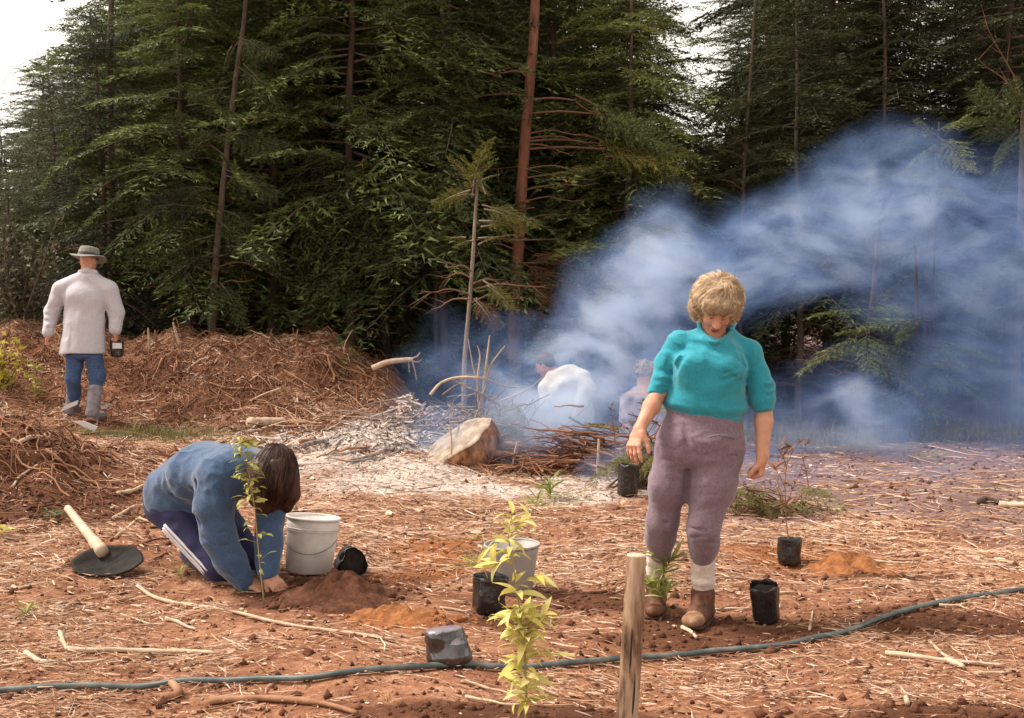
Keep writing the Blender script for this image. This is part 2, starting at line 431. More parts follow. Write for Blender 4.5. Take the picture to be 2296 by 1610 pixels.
M_CLAY = pm('soil_orange', [(.3, (.15, .050, .018)), (.55, (.28, .105, .036)), (.8, (.40, .18, .07))], 24, .95, .8, 60, .012)

# ------------------------------------------------------------------ ground
def axis(lo, hi, step, far):
    a = np.arange(lo, hi+1e-6, step); g = []; s, x = step, 0.0
    while x < far: s *= 1.28; x += s; g.append(x)
    g = np.array(g); return np.concatenate([lo - g[::-1], a, hi + g])
gx = axis(-6.4, 6.4, .042, 900); gy = axis(3.3, 15.0, .040, 900)
gy = gy[gy > -60]
X, Y = np.meshgrid(gx, gy, indexing='ij'); Z = terrain(X, Y)
# patches of different soil, as places on the ground: (px, py, half width m, half depth m, channel)
PATCH = [(905, 1075, 1.15, 1.0, 0), (1090, 1100, .85, .50, 0), (780, 1035, 0.95, .6, 0), (1330, 1090, .75, .9, 0), (1250, 1010, 1.3, 1.5, 0),
         (1660, 1430, .62, .17, 1), (1540, 1395, .34, .14, 1), (1200, 1592, .62, .14, 1), (2200, 1398, .70, .28, 1), (1980, 1290, .5, .16, 1), (2150, 1600, .55, .16, 1), (2020, 1392, .18, .10, 1),
         (760, 1335, .50, .40, 1), (620, 1350, .25, .15, 1), (1380, 1350, .2, .13, 1), (1130, 1395, .2, .13, 1), (560, 1010, .4, .3, 1), (330, 850, .5, .4, 1), (560, 880, .45, .3, 1), (450, 920, .4, .25, 1), (700, 850, .35, .3, 1), (640, 920, .3, .2, 1), (40, 1070, 1.0, .8, 1), (180, 970, .6, .5, 1), (120, 1150, .6, .4, 1), (215, 1015, .4, .25, 1),
         (890, 1390, .34, .26, 2), (980, 1245, .35, .45, 2), (1900, 1255, .50, .38, 2), (1050, 1270, .3, .3, 2),
         (345, 975, .75, .42, 3), (1890, 985, 1.2, 1.2, 3), (1230, 1115, .25, .25, 3)]
zone = np.zeros(X.shape + (4,), np.float32)
wob = 1 + .45*fbm(X*2.1, Y*2.1, 0, 61, 3)
for px, py, a, b, ch in PATCH:
    c = G(px, py); q = np.sqrt(((X-c[0])/a)**2 + ((Y-c[1])/b)**2)*wob
    zone[..., ch] = np.maximum(zone[..., ch], 1 - sstep(.45 if ch == 0 else .62, 1.2, q))
# cooler, greyer trampled ground at the far right, and dark forest floor under the trees
grey = sstep(6.8, 8.0, Y + .5*fbm(X*.8, Y*.8, 0, 71, 2))*sstep(.4, 2.0, X)
n0, n1 = X.shape
i = np.arange(n0-1)[:, None]*n1; j = np.arange(n1-1)[None]
F = np.stack([i+j, i+n1+j, i+n1+j+1, i+j+1], -1).reshape(-1, 4)
m, t, b = _nodes('ground')
at = t.nodes.new('ShaderNodeAttribute'); at.attribute_name = 'soil'
sp = t.nodes.new('ShaderNodeSeparateColor'); t.links.new(at.outputs['Color'], sp.inputs[0])
at2 = t.nodes.new('ShaderNodeAttribute'); at2.attribute_name = 'cover'
sp2 = t.nodes.new('ShaderNodeSeparateColor'); t.links.new(at2.outputs['Color'], sp2.inputs[0])
v = tmap(t); f1 = tnoise(t, 2.2, 5, .62, v); f2 = tnoise(t, 28, 5, .7, v); f3 = tnoise(t, 9, 4, .65, tmap(t, (.7, 1.6, 1)), .6)
fm = tmath(t, 'ADD', tmath(t, 'MULTIPLY', f1, .35), tmath(t, 'ADD', tmath(t, 'MULTIPLY', f2, .35), tmath(t, 'MULTIPLY', f3, .3)))
c = ramp(t, fm, [(.34, (.058, .022, .013)), (.45, (.175, .070, .038)), (.55, (.30, .140, .080)), (.67, (.45, .26, .17))])
c = tmix(t, tmath(t, 'MULTIPLY', sp2.outputs[1], .85), c, ramp(t, fm, [(.34, (.075, .046, .048)), (.5, (.175, .113, .108)), (.66, (.31, .225, .21))]))
c = tmix(t, sp.outputs[0], c, ramp(t, fm, [(.36, (.26, .165, .13)), (.45, (.43, .33, .285)), (.6, (.58, .49, .44))]))
c = tmix(t, tmath(t, 'MULTIPLY', sp.outputs[2], .75), c, ramp(t, fm, [(.34, (.16, .055, .020)), (.5, (.29, .108, .040)), (.66, (.40, .18, .08))]))
c = tmix(t, tmath(t, 'MULTIPLY', sp.outputs[1], .92), c, ramp(t, fm, [(.34, (.040, .015, .008)), (.5, (.085, .032, .017)), (.66, (.15, .062, .034))]))
c = tmix(t, tmath(t, 'MULTIPLY', sp2.outputs[0], .6), c, ramp(t, fm, [(.36, (.10, .085, .03)), (.5, (.20, .17, .065)), (.66, (.30, .24, .11))]))
t.links.new(c, b.inputs['Base Color']); b.inputs['Roughness'].default_value = .95; b.inputs['Specular IOR Level'].default_value = .15
bump(t, b, tmath(t, 'ADD', f2, tnoise(t, 90, 3, .6, v)), .6, .02)
ground = obj('ground', np.stack([X, Y, Z], -1).reshape(-1, 3), F, m)
tag(ground, 'reddish brown bare soil with mulch, ash and dug patches', None, None, 'structure')
for nm, dat in (('soil', np.dstack([zone[..., 0], zone[..., 1], zone[..., 2], np.ones_like(grey)])), ('cover', np.dstack([zone[..., 3], grey, grey*0, np.ones_like(grey)]))):
    ca = ground.data.color_attributes.new(nm, 'FLOAT_COLOR', 'POINT'); ca.data.foreach_set('color', dat.astype(np.float32).ravel())

# ------------------------------------------------------------------ loose litter nobody could count
def blades(pos, yaw, pitch, ln, w, bend, rng, lift=.0):
    """thin three-sided bent splinters, all in one go"""
    n = len(pos); s = np.array([-.5, 0, .5])
    d = np.stack([np.cos(yaw), np.sin(yaw)], 1); q = np.stack([-d[:, 1], d[:, 0]], 1)
    px = pos[:, None, 0] + d[:, None, 0]*s*ln[:, None] + q[:, None, 0]*bend[:, None]*np.array([1, -.6, .8])
    py = pos[:, None, 1] + d[:, None, 1]*s*ln[:, None] + q[:, None, 1]*bend[:, None]*np.array([1, -.6, .8])
    base = pos[:, None, 2] + np.sin(pitch)[:, None]*s*ln[:, None] + w[:, None]*.35 + lift
    wid = w[:, None]*np.array([.55, 1, .4])
    c = np.stack([px, py, base], -1)
    e1 = c.copy(); e1[..., 0] += q[:, None, 0]*wid; e1[..., 1] += q[:, None, 1]*wid; e1[..., 2] -= wid*.35
    e2 = c.copy(); e2[..., 0] -= q[:, None, 0]*wid; e2[..., 1] -= q[:, None, 1]*wid; e2[..., 2] -= wid*.35
    c[..., 2] += wid*.6
    v = np.stack([e1, c, e2], 2).reshape(-1, 3)
    o = np.arange(n)[:, None]*9
    f = np.array([[0, 1, 4, 3], [1, 2, 5, 4], [3, 4, 7, 6], [4, 5, 8, 7]])
    return v, (o[..., None] + f[None]).reshape(-1, 4)
def slope_at(x, y, yaw, l):
    dx, dy = np.cos(yaw)*l/2, np.sin(yaw)*l/2
    return np.arctan2(terrain(x+dx, y+dy)-terrain(x-dx, y-dy), l)
def scatter(rng, n, d0, d1, power=1.0, xr=1.08):
    d = (rng.uniform(d0**power, d1**power, n))**(1/power); x = rng.uniform(-1, 1, n)*.46*xr; x = np.where(rng.uniform(0, 1, n) < .16, np.sign(x)*rng.uniform(.49, .72, n), x)*d
    return x, d
def zone_at(x, y):
    a = np.clip(np.searchsorted(gx, x), 0, len(gx)-1); c = np.clip(np.searchsorted(gy, y), 0, len(gy)-1)
    return zone[a, c], grey[a, c]
rng = np.random.default_rng(4)
x, y = scatter(rng, 235000, 3.6, 14.0, 1.15)
zz, gg = zone_at(x, y)
patch = .50 + .62*vnoise(x*1.4, y*1.8, 0, 81) + .50*vnoise(x*4, y*5, 0, 83)
keep = rng.uniform(0, 1, len(x)) < np.clip(patch, .12, 1)*(1 - .93*zz[:, 1])*(1 - .9*zz[:, 0])*(1 - .75*zz[:, 2])*(1-.88*gg)*(1-.5*zz[:, 3])
x, y = x[keep], y[keep]; n = len(x)
yaw = rng.normal(0, .75, n) + .25*np.sin(x*1.3+y) ; ln = np.clip(rng.lognormal(-3.1, .7, n), .012, .38); ln *= np.clip(y/6, .8, 1.5)
w = np.clip(rng.lognormal(-6.1, .5, n), .0009, .007)*np.clip(y/6, .8, 1.6)
pos = np.stack([x, y, terrain(x, y) + rng.uniform(0, .020, n)], 1)
v, f = blades(pos, yaw, slope_at(x, y, yaw, ln) + rng.normal(0, .10, n), ln, w, rng.normal(0, .05, n)*ln, rng)
tag(obj('mulch', v, f, M_STRAW, smooth=False), 'straw coloured splinters, bark strips and dry twigs strewn over the soil', None, None, 'stuff')
# chips: short, broad
rng = np.random.default_rng(9)
x, y = scatter(rng, 16000, 3.6, 13.0, 1.2); zz, gg = zone_at(x, y)
keep = rng.uniform(0, 1, len(x)) < (1 - .85*zz[:, 1])*(1-.8*zz[:, 0])*(1-.6*zz[:, 2])*(1-.85*gg); x, y = x[keep], y[keep]; n = len(x)
yaw = rng.uniform(0, 6.3, n); ln = rng.lognormal(-4.05, .45, n)*np.clip(y/6, .8, 1.5); w = ln*rng.uniform(.12, .32, n)
pos = np.stack([x, y, terrain(x, y)+.003], 1)
v, f = blades(pos, yaw, slope_at(x, y, yaw, ln), ln, w, ln*0, rng)
tag(obj('chip_litter', v, f, M_STRAW, smooth=False), 'small pale wood chips and bark flakes on the soil', None, None, 'stuff')
# ash and charred bits
rng = np.random.default_rng(12); x, y = scatter(rng, 60000, 7.0, 13.0, 1); zz, gg = zone_at(x, y)
keep = rng.uniform(0, 1, len(x)) < zz[:, 0]*.8; x, y = x[keep], y[keep]; n = len(x)
yaw = rng.uniform(0, 6.3, n); ln = np.clip(rng.lognormal(-3.7, .6, n), .008, .22); w = np.clip(ln*rng.uniform(.06, .26, n), .0015, .009)
pos = np.stack([x, y, terrain(x, y)+.004], 1)
v, f = blades(pos, yaw, slope_at(x, y, yaw, ln)+rng.normal(0, .1, n), ln, w, rng.normal(0, .05, n)*ln, rng)
tag(obj('ash_litter', v, f, M_ASHBIT, smooth=False), 'white ash, charcoal crumbs and burnt twigs round the fire', None, None, 'stuff')
# clods on bare patches
rng = np.random.default_rng(15); x, y = scatter(rng, 40000, 3.6, 12.0, 1.2); zz, gg = zone_at(x, y)
keep = rng.uniform(0, 1, len(x)) < np.maximum(np.maximum(zz[:, 1], zz[:, 2])*.9, .22*(1-zz[:, 0])); x, y = x[keep], y[keep]; zz = zz[keep]; n = len(x)
oct_v = np.array([[1, 0, 0], [0, 1, 0], [-1, 0, 0], [0, -1, 0], [0, 0, 1], [0, 0, -.5]], float); oct_f = np.array([[0, 1, 4], [1, 2, 4], [2, 3, 4], [3, 0, 4], [1, 0, 5], [2, 1, 5], [3, 2, 5], [0, 3, 5]])
for nm, mt, sel, lab in (('soil_crumbs', M_SOIL, zz[:, 2] < .4, 'crumbs of damp dark soil on the dug patches'), ('clay_crumbs', M_CLAY, zz[:, 2] >= .4, 'crumbs of orange clay turned up from below')):
    k = sel.sum(); s = np.clip(rng.lognormal(-4.6, .55, k), .003, .035)
    v = oct_v[None]*s[:, None, None]*rng.uniform(.6, 1.3, (k, 6, 3)); a = rng.uniform(0, 6.3, k)
    vx = v[..., 0]*np.cos(a)[:, None]-v[..., 1]*np.sin(a)[:, None]; vy = v[..., 0]*np.sin(a)[:, None]+v[..., 1]*np.cos(a)[:, None]
    v = np.stack([vx, vy, v[..., 2]], -1) + np.stack([x[sel], y[sel], terrain(x[sel], y[sel])], 1)[:, None]
    tag(obj(nm, v.reshape(-1, 3), (np.arange(k)[:, None, None]*6+oct_f[None]).reshape(-1, 3), mt), lab, None, None, 'stuff')

# ------------------------------------------------------------------ tangle of roots on the spoil banks
rng = np.random.default_rng(21); parts = []
def root_path(x, y, L, yaw, n, rng, lift):
    p = []; cx_, cy_ = x, y
    for k in range(n):
        p.append((cx_, cy_)); yaw += rng.normal(0, .38); cx_ += math.cos(yaw)*L/n; cy_ += math.sin(yaw)*L/n
    p = np.array(p); z = terrain(p[:, 0], p[:, 1]) + lift*np.sin(np.linspace(rng.uniform(0, 1), math.pi, n))
    return np.column_stack([p, z])
cnt = 0
while cnt < 3600:
    if rng.uniform() < .72: x, y = rng.uniform(-6.6, -1.5), 13.0 + rng.normal(0, .95)
    else: x, y = -4.0 + rng.normal(0, .9), 8.7 + rng.normal(0, 1.0)
    if y > 14.3 or x < -.5*y-.4: continue
    cnt += 1
    L = np.clip(rng.lognormal(-1.25, .6), .08, 1.3)
    p = root_path(x, y, L, rng.uniform(0, 6.3), 7, rng, np.clip(rng.normal(.03, .04), -.01, .16))
    r = np.clip(rng.lognormal(-5.5, .55), .0015, .014)
    parts.append(tube(p, r*np.linspace(1.1, .45, 7), 4, False))
v, f = join(parts)
tag(obj('root_litter', v, f, M_ROOTS), 'tangled torn roots and fibres covering the spoil banks', None, None, 'stuff')
# upright tufts of fibre along the bank's crest
rng = np.random.default_rng(23); n = 9000
x = rng.uniform(-6.4, -1.55, n); y = 13.0 + rng.normal(0, .7, n); a = rng.uniform(0, 6.3, n); l = np.clip(rng.lognormal(-2.5, .5, n), .03, .3)
p0 = np.stack([x, y, terrain(x, y)], 1); dv = np.stack([np.cos(a)*.9, np.sin(a)*.9, rng.uniform(-.1, .9, n)], 1)*l[:, None]
wv = np.stack([-np.sin(a), np.cos(a), a*0], 1)*rng.uniform(.002, .006, n)[:, None]
v = np.stack([p0-wv, p0+wv, p0+dv*.6+wv*.7, p0+dv*.6-wv*.7, p0+dv+np.array([0, 0, -.2])*l[:, None]], 1)
tag(obj('fibre_litter', v.reshape(-1, 3), [(np.arange(n)[:, None]*5+np.array([0, 1, 2, 3])[None]), (np.arange(n)[:, None]*5+np.array([3, 2, 4])[None])], M_ROOTS, smooth=False), 'loose bark fibre and dry needles on the long spoil bank', None, None, 'stuff')
# grass on the worn patch left of the fire and along the forest edge
rng = np.random.default_rng(27); pts = []
c = G(345, 975); pts.append(np.stack([c[0]+rng.normal(0, .40, 2600), c[1]+rng.normal(0, .22, 2600)], 1))
pts.append(np.stack([rng.uniform(2.4, 8.5, 4200), 12.4+np.abs(rng.normal(0, .7, 4200))], 1))
p = np.concatenate(pts); n = len(p); a = rng.uniform(0, 6.3, n); l = np.where(np.arange(n) < 2600, rng.uniform(.03, .09, n), rng.uniform(.05, .3, n))
p0 = np.column_stack([p, terrain(p[:, 0], p[:, 1])]); dv = np.stack([np.cos(a)*.5, np.sin(a)*.5, a*0+.9], 1)*l[:, None]; wv = np.stack([-np.sin(a), np.cos(a), a*0], 1)*.0035
v = np.stack([p0-wv, p0+wv, p0+dv], 1).reshape(-1, 3)
M_GRASS = leafmat('grass_dry', [(.2, (.08, .075, .025)), (.5, (.17, .15, .055)), (.8, (.30, .25, .11))], .2)
tag(obj('grass', v, np.arange(3*n).reshape(-1, 3), M_GRASS), 'short yellowish grass on the trodden patch and along the wood edge', None, None, 'stuff')
# ------------------------------------------------------------------ conifers
def bough(rng, nt_=30, leaf=.05, lw=.015, droop=.25, dense=.03, tw=.34):
    """a unit flat spray along +X: twigs left and right set with needles; returns triangles and the axis"""
    n = 12; s = np.linspace(0, 1, n); yb = np.cumsum(rng.normal(0, .012, n)); zb = -droop*s**1.8 + .06*s*(1-s)
    ax = np.stack([s, yb, zb], 1); tri = []
    for k in range(nt_):
        t = .14 + .86*(k+.5)/nt_; sd = 1 if k % 2 else -1
        p = np.array([np.interp(t, s, ax[:, i]) for i in range(3)])
        L = tw*(1.05-.75*t)*rng.uniform(.7, 1.2)*min(1, .5+2.5*(t-.1)); a = rng.uniform(.65, 1.1)*sd
        d = np.array([math.cos(a), math.sin(a), rng.normal(-.05, .12)])
        m = max(3, int(L/dense)); q = np.linspace(.08, 1, m)
        c = p + d*q[:, None]*L; c[:, 2] -= .30*L*q**2
        for e in (-1, 1):
            b = a + e*rng.uniform(.25, .85, m)
            l = leaf*rng.uniform(.6, 1.35, m)*(1-.3*q)
            dv = np.stack([np.cos(b), np.sin(b), rng.normal(-.22, .28, m)], 1)*l[:, None]
            up = np.stack([-np.sin(b), np.cos(b), rng.normal(0, .8, m)], 1)*lw*rng.uniform(.6, 1.2, m)[:, None]
            tri.append(np.stack([c-up*.5, c+up*.5, c+dv], 1))
    return np.concatenate(tri), ax
_r = np.random.default_rng(100)
BOUGH = [bough(_r, 30, .068, .0125, _r.uniform(.20, .60), .029, .40) for _ in range(7)]
BOUGH_FAR = [bough(_r, 16, .12, .045, .3, .09) for _ in range(4)]
BOUGH_FINE = [bough(_r, 40, .058, .012, _r.uniform(.08, .38), .022, .34) for _ in range(5)]
def place_bough(B, a, b, roll=0.0, sy=1.0):
    """a spray carried from a to b"""
    a = np.asarray(a, float); b = np.asarray(b, float); x = b-a; L = np.linalg.norm(x); x = x/L
    z = np.array([0, 0, 1.0]); z = unit(z - x*(z@x)); y = np.cross(z, x)
    y, z = y*math.cos(roll)+z*math.sin(roll), z*math.cos(roll)-y*math.sin(roll)
    M = np.stack([x, y*sy, z], 1)*L
    t, ax = B; return t.reshape(-1, 3)@M.T + a, ax@M.T + a
def crown(rng, H, z0, Lm, nb, low=6.6, rnd=.7):
    tri, wood = [], []; g = rng.uniform(0, 6)
    for k in range(nb):
        u = ((k+.5)/nb)**.85; z = z0 + (H-z0)*u; L = Lm*(1-u)**rnd*rng.uniform(.55, 1.2)+.2
        g += 2.4 + rng.normal(0, .4); el = -.10 + .45*u + rng.normal(0, .12)
        d = np.array([math.cos(g)*math.cos(el), math.sin(g)*math.cos(el), math.sin(el)])
        B = BOUGH[rng.integers(7)] if z < low else BOUGH_FAR[rng.integers(4)]
        p, ax = place_bough(B, (0, 0, z), np.array([0, 0, z]) + d*L, rng.normal(0, .2), rng.uniform(.8, 1.2)); tri.append(p)
        if z < low: wood.append(tube(ax[::3], .011*L*np.array([1, .75, .5, .25]), 4, False))
    return np.concatenate(tri), wood
def dead_twigs(rng, z0, z1, n, L=1.0, rad=.05):
    out = []
    for k in range(n):
        z = rng.uniform(z0, z1); a = rng.uniform(0, 6.3); l = L*rng.uniform(.4, 1.1); el = rng.normal(.02, .2)
        s = np.linspace(0, 1, 6)[:, None]; d = np.array([math.cos(a), math.sin(a), el])
        p = np.array([0, 0, z]) + d*s*l + np.cumsum(rng.normal(0, .02, (6, 3)), 0); p[:, 2] -= .12*l*s[:, 0]**2
        out.append(tube(p, np.linspace(.009, .002, 6)*rng.uniform(.7, 1.2), 4, False))
        for j in range(rng.integers(2, 5)):
            i0 = rng.integers(1, 5); e = d + rng.normal(0, .6, 3); e[2] -= .1
            q = p[i0] + np.linspace(0, 1, 4)[:, None]*unit(e)*l*rng.uniform(.15, .4)
            out.append(tube(q, np.linspace(.005, .0012, 4), 3, False))
    return join(out)
def trunk_mesh(H, r, rng, bend=.06):
    n = 14; z = np.linspace(-.25, H, n); u = np.clip(z/H, 0, 1)
    p = np.stack([bend*np.cumsum(rng.normal(0, .4, n)), bend*np.cumsum(rng.normal(0, .4, n)), z], 1); p[:, :2] -= p[1, :2]
    return tube(p, r*(1.05-u)**.8 + r*.35*np.exp(-np.clip(z, 0, 9)*5) + .004, 10, True, .06, rng)
# six kinds of tree, each built once; every other tree is a copy of one of them with its own turn and size
M_BARK_DARK = pm('bark_dark', [(.3, (.035, .022, .016)), (.6, (.085, .055, .040)), (.85, (.15, .105, .08))], 10, .95, .6, 45, .008, (1, 1, .3))
M_NEEDLE_MIX = leafmat('needles_dull', [(.14, (.035, .028, .018)), (.4, (.040, .048, .024)), (.65, (.075, .085, .042)), (.95, (.15, .15, .07))], .22, .42, .9)
TREE_KIND = []
for k in range(7):
    r_ = np.random.default_rng(200+k)
    H = [8.5, 9.5, 10.0, 7.5, 9.0, 11.0, 4.6][k]; z0 = [1.5, 1.9, .9, 1.7, 2.2, 1.3, .25][k]; Lm = [1.9, 1.8, 2.1, 1.7, 2.0, 2.2, 1.15][k]
    tri, wood = crown(r_, H, z0, Lm, [150, 130, 160, 130, 130, 160, 120][k], rnd=.38 if k == 6 else .6)
    tv, tf = trunk_mesh(H, .022+.0045*H, r_)
    me_t = newmesh('trunk', tv, tf, [M_BARK_DARK, M_BARK_GREY][k == 3])
    me_c = newmesh('crown', tri, np.arange(len(tri)).reshape(-1, 3), M_NEEDLE if k != 6 else M_NEEDLE_MIX, False)
    wv, wf = join(wood); me_w = newmesh('branch', wv, wf, M_BARK_GREY)
    dv, df = dead_twigs(r_, .15, z0+1.6, 40, Lm*.8); me_d = newmesh('dead_twigs', dv, df, M_DEAD)
    TREE_KIND.append((me_t, me_c, me_w, me_d))
TREES = []
def tree(kind, x, y, s, rot, label, group, mats=None, name='conifer_tree'):
    e = thing(name, label, 'tree', (x, y, tz(x, y)-.02), group); e.rotation_euler = (0, 0, rot); e.scale = (s, s, s)
    for nm, me in zip(('trunk', 'crown', 'branch', 'dead_twigs'), TREE_KIND[kind]):
        o = bpy.data.objects.new(nm, me); COL.objects.link(o); o.parent = e
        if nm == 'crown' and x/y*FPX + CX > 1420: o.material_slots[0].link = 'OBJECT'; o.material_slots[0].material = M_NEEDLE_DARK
        if nm in ('branch', 'dead_twigs'): o['kind'] = 'stuff'
    TREES.append(e); return e
M_NEEDLE_DARK = leafmat('needles_dark', [(.14, (.042, .030, .018)), (.36, (.040, .046, .020)), (.60, (.072, .080, .030)), (.90, (.14, .135, .05))], .2, .35, .9)  # darker, browner needles: a different conifer species on the right
rng = np.random.default_rng(31)
FRONT = {(421, 0): 'green conifer just left of the slim stem that leans right above the bank', (611, 0): 'green conifer over the middle of the spoil bank, right of the slim leaning stem', (786, 0): 'green conifer above the right half of the spoil bank',
 (997, 0): 'green conifer above the bank\'s right end, left of the thin pale young tree', (1405, 0): 'green conifer just right of the red barked pine\'s bare branches', (1790, 0): 'green conifer behind the smoke, right above the planter\'s head',
 (1978, 0): 'green conifer rising over the hump of the smoke cloud', (2256, 0): 'green conifer at the right edge beside the smoke', (2529, 0): 'green conifer reaching in from beyond the right edge',
 (365, 1): 'second rank conifer behind and right of the hatted walker', (535, 1): 'second rank conifer right behind the slim leaning stem', (688, 1): 'second rank conifer behind the tall pine with the reddish upper trunk',
 (869, 1): 'second rank conifer between the reddish topped pine and the bare slender stem', (1087, 1): 'second rank conifer behind the thin pale young tree', (1237, 1): 'second rank conifer behind the red barked pine', (1434, 1): 'second rank conifer at the left rim of the bright sky gap',
 (1857, 1): 'second rank conifer behind the middle of the smoke cloud', (1973, 1): 'second rank conifer behind the top of the smoke cloud', (2185, 1): 'second rank conifer left of the trunk at the right edge', (2344, 1): 'second rank conifer beyond the right edge of the smoke'}
def gap(px, top):    # leave the wood thinner where the photograph lets the sky through
    return False
rows = [(15.2, 1.25, .9), (16.6, 1.25, 1.0), (18.2, 1.3, 1.05), (20.2, 1.4, 1.15), (22.6, 1.5, 1.25), (25.5, 1.7, 1.35), (29.0, 1.9, 1.5), (32.0, 1.15, 1.25)]
for ri, (yy, dx, s) in enumerate(rows):
    half = .455*yy + 1.0; x = -half + rng.uniform(0, dx)
    while x < half:
        xx, y2 = x + rng.normal(0, .22), yy + rng.normal(0, .35); px = CX + xx/y2*FPX
        x += dx*rng.uniform(.8, 1.2)
        k = int(rng.integers(6)); sc = s*rng.uniform(.85, 1.12)
        if ri == 7: k = 6
        if px < 330: k = 6; sc = (.62 + .40*np.clip(px/330, -.3, 1))*yy/15*rng.uniform(.9, 1.08)
        if 1330 < px < 1790 or 1880 < px < 2220: k = 3; sc *= .92
        if 1440 < px < 1680: k = 6; sc = min(sc, (4.2 if ri < 3 else 4.9)/4.6)
        if 1980 < px < 2130: k = 6; sc = min(sc, (5.2 if ri < 3 else 5.6)/4.6)
        if 1090 < px < 1330 and ri == 0: continue
        lab = ('dark conifer in the depth of the wood behind the front trees' if ri > 1 else 'dark green conifer standing in the front ranks of the wood')
        if k == 6: lab = 'short young conifer at the thin spots and left end of the wood'
        if ri < 2 and k != 6: lab = FRONT.pop(min(FRONT, key=lambda q: abs(q[0]-px)+2000*(q[1] != ri)), lab) if FRONT else lab
        tree(k, xx, y2, sc, rng.uniform(0, 6.3), lab, 'young conifers at the thin spots of the wood' if k == 6 else ('conifers deep in the wood' if ri > 1 else 'conifers in the front ranks of the wood'))

# trees the photograph shows one by one: trunk along a path of pixels at its own depth
def own_tree(name, label, D, path, r0, r1, bark, limbs, dead, rngseed, needle=M_NEEDLE, base=None, up=None, auto=0):
    rg = np.random.default_rng(rngseed)
    pts = [P(px, py, D) for px, py in path]                          # from the foot upwards
    foot = pts[0].copy(); zg = tz(foot[0], foot[1])
    if foot[2] > zg: pts.insert(0, np.array([foot[0]+.02, foot[1], zg-.1]))
    d = unit(pts[-1]-pts[-2]); pts.append(pts[-1] + d*(max(up or 0, 6.0) if name != 'young_pine' and (up or 0) >= 0 else .15))
    e = thing(name, label, 'tree', (pts[0][0], pts[0][1], zg))
    c = curve(pts, 22); v, f = tube(c, np.linspace(r0, r1, 22), 10, True, .05, rg); obj('trunk', v, f, bark, e)
    def onto(z):
        i = int(np.clip(np.searchsorted(c[:, 2], z), 1, len(c)-1)); u = (z-c[i-1, 2])/(c[i, 2]-c[i-1, 2]+1e-9); return c[i-1]+(c[i]-c[i-1])*np.clip(u, 0, 1)
    tri, wood = [], []
    for (ax_, ay_, bx_, by_, dd, mt) in limbs:
        b = P(bx_, by_, D+dd); a = onto(P(ax_, ay_, D)[2]); st = P(ax_, ay_, D+dd*.35)
        if np.linalg.norm(st-a) > .25:                                # bare limb out to where the spray starts
            q = curve([a, (a+st)/2+np.array([0, 0, .03]), st], 7); vv, ff = tube(q, np.linspace(.016, .011, 7), 6, True); obj('branch', vv, ff, M_DEAD if bark is M_BARK_RED else bark, e)
        for w in range(2):
            p, axx = place_bough(BOUGH_FINE[rg.integers(5)], st + rg.normal(0, .05, 3), b + rg.normal(0, .09, 3), rg.normal(0, .25) + .5, rg.uniform(1.0, 1.5))
            tri.append((p, mt)); wood.append(tube(axx[::3], np.array([.011, .008, .005, .002]), 4, False))
    for k in range(auto):
        u = rg.uniform(.15, .62); a = onto(c[0, 2]+(c[-1, 2]-c[0, 2])*u); an = rg.uniform(0, 6.3); L = rg.uniform(.35, .95)
        b = a + np.array([math.cos(an), math.sin(an)*.7, rg.normal(-.1, .15)])*L
        p, axx = place_bough(BOUGH_FINE[rg.integers(5)], a, b, rg.normal(0, .3), 1.2); tri.append((p, needle)); wood.append(tube(axx[::3], np.array([.010, .008, .005, .002]), 4, False))
    for mt in {id(m): m for _, m in tri}.values():
        q = np.concatenate([p for p, m in tri if m is mt]); obj('crown', q, np.arange(len(q)).reshape(-1, 3), mt, e, smooth=False)
    if wood: v, f = join(wood); obj('branch', v, f, bark, e)['kind'] = 'stuff'
    out = []
    for (ax_, ay_, bx_, by_, dd) in dead:
        b = P(bx_, by_, D+dd); a = onto(P(ax_, ay_, D)[2]); q = curve([a, a*.6+b*.4+np.array([0, 0, .05]), a*.25+b*.75, b], 9) + np.cumsum(rg.normal(0, .006, (9, 3)), 0)
        out.append(tube(q, np.linspace(.013, .003, 9), 5, False))
        for j in range(5):
            i0 = rg.integers(2, 8); d2 = unit(b-a)*.7 + rg.normal(0, .5, 3)
            out.append(tube(q[i0] + np.linspace(0, 1, 4)[:, None]*unit(d2)*rg.uniform(.1, .35), np.linspace(.004, .001, 4), 3, False))
    for vv, ff in out[::6]: obj('branch', vv, ff, M_DEAD, e)
    rest = [q for i_, q in enumerate(out) if i_ % 6]
    if rest: v, f = join(rest); obj('dead_twigs', v, f, M_DEAD, e)['kind'] = 'stuff'
    return e
N, YL, BR, GY = M_NEEDLE, M_NEEDLE_YEL, M_NEEDLE_BROWN, M_NEEDLE_GREY
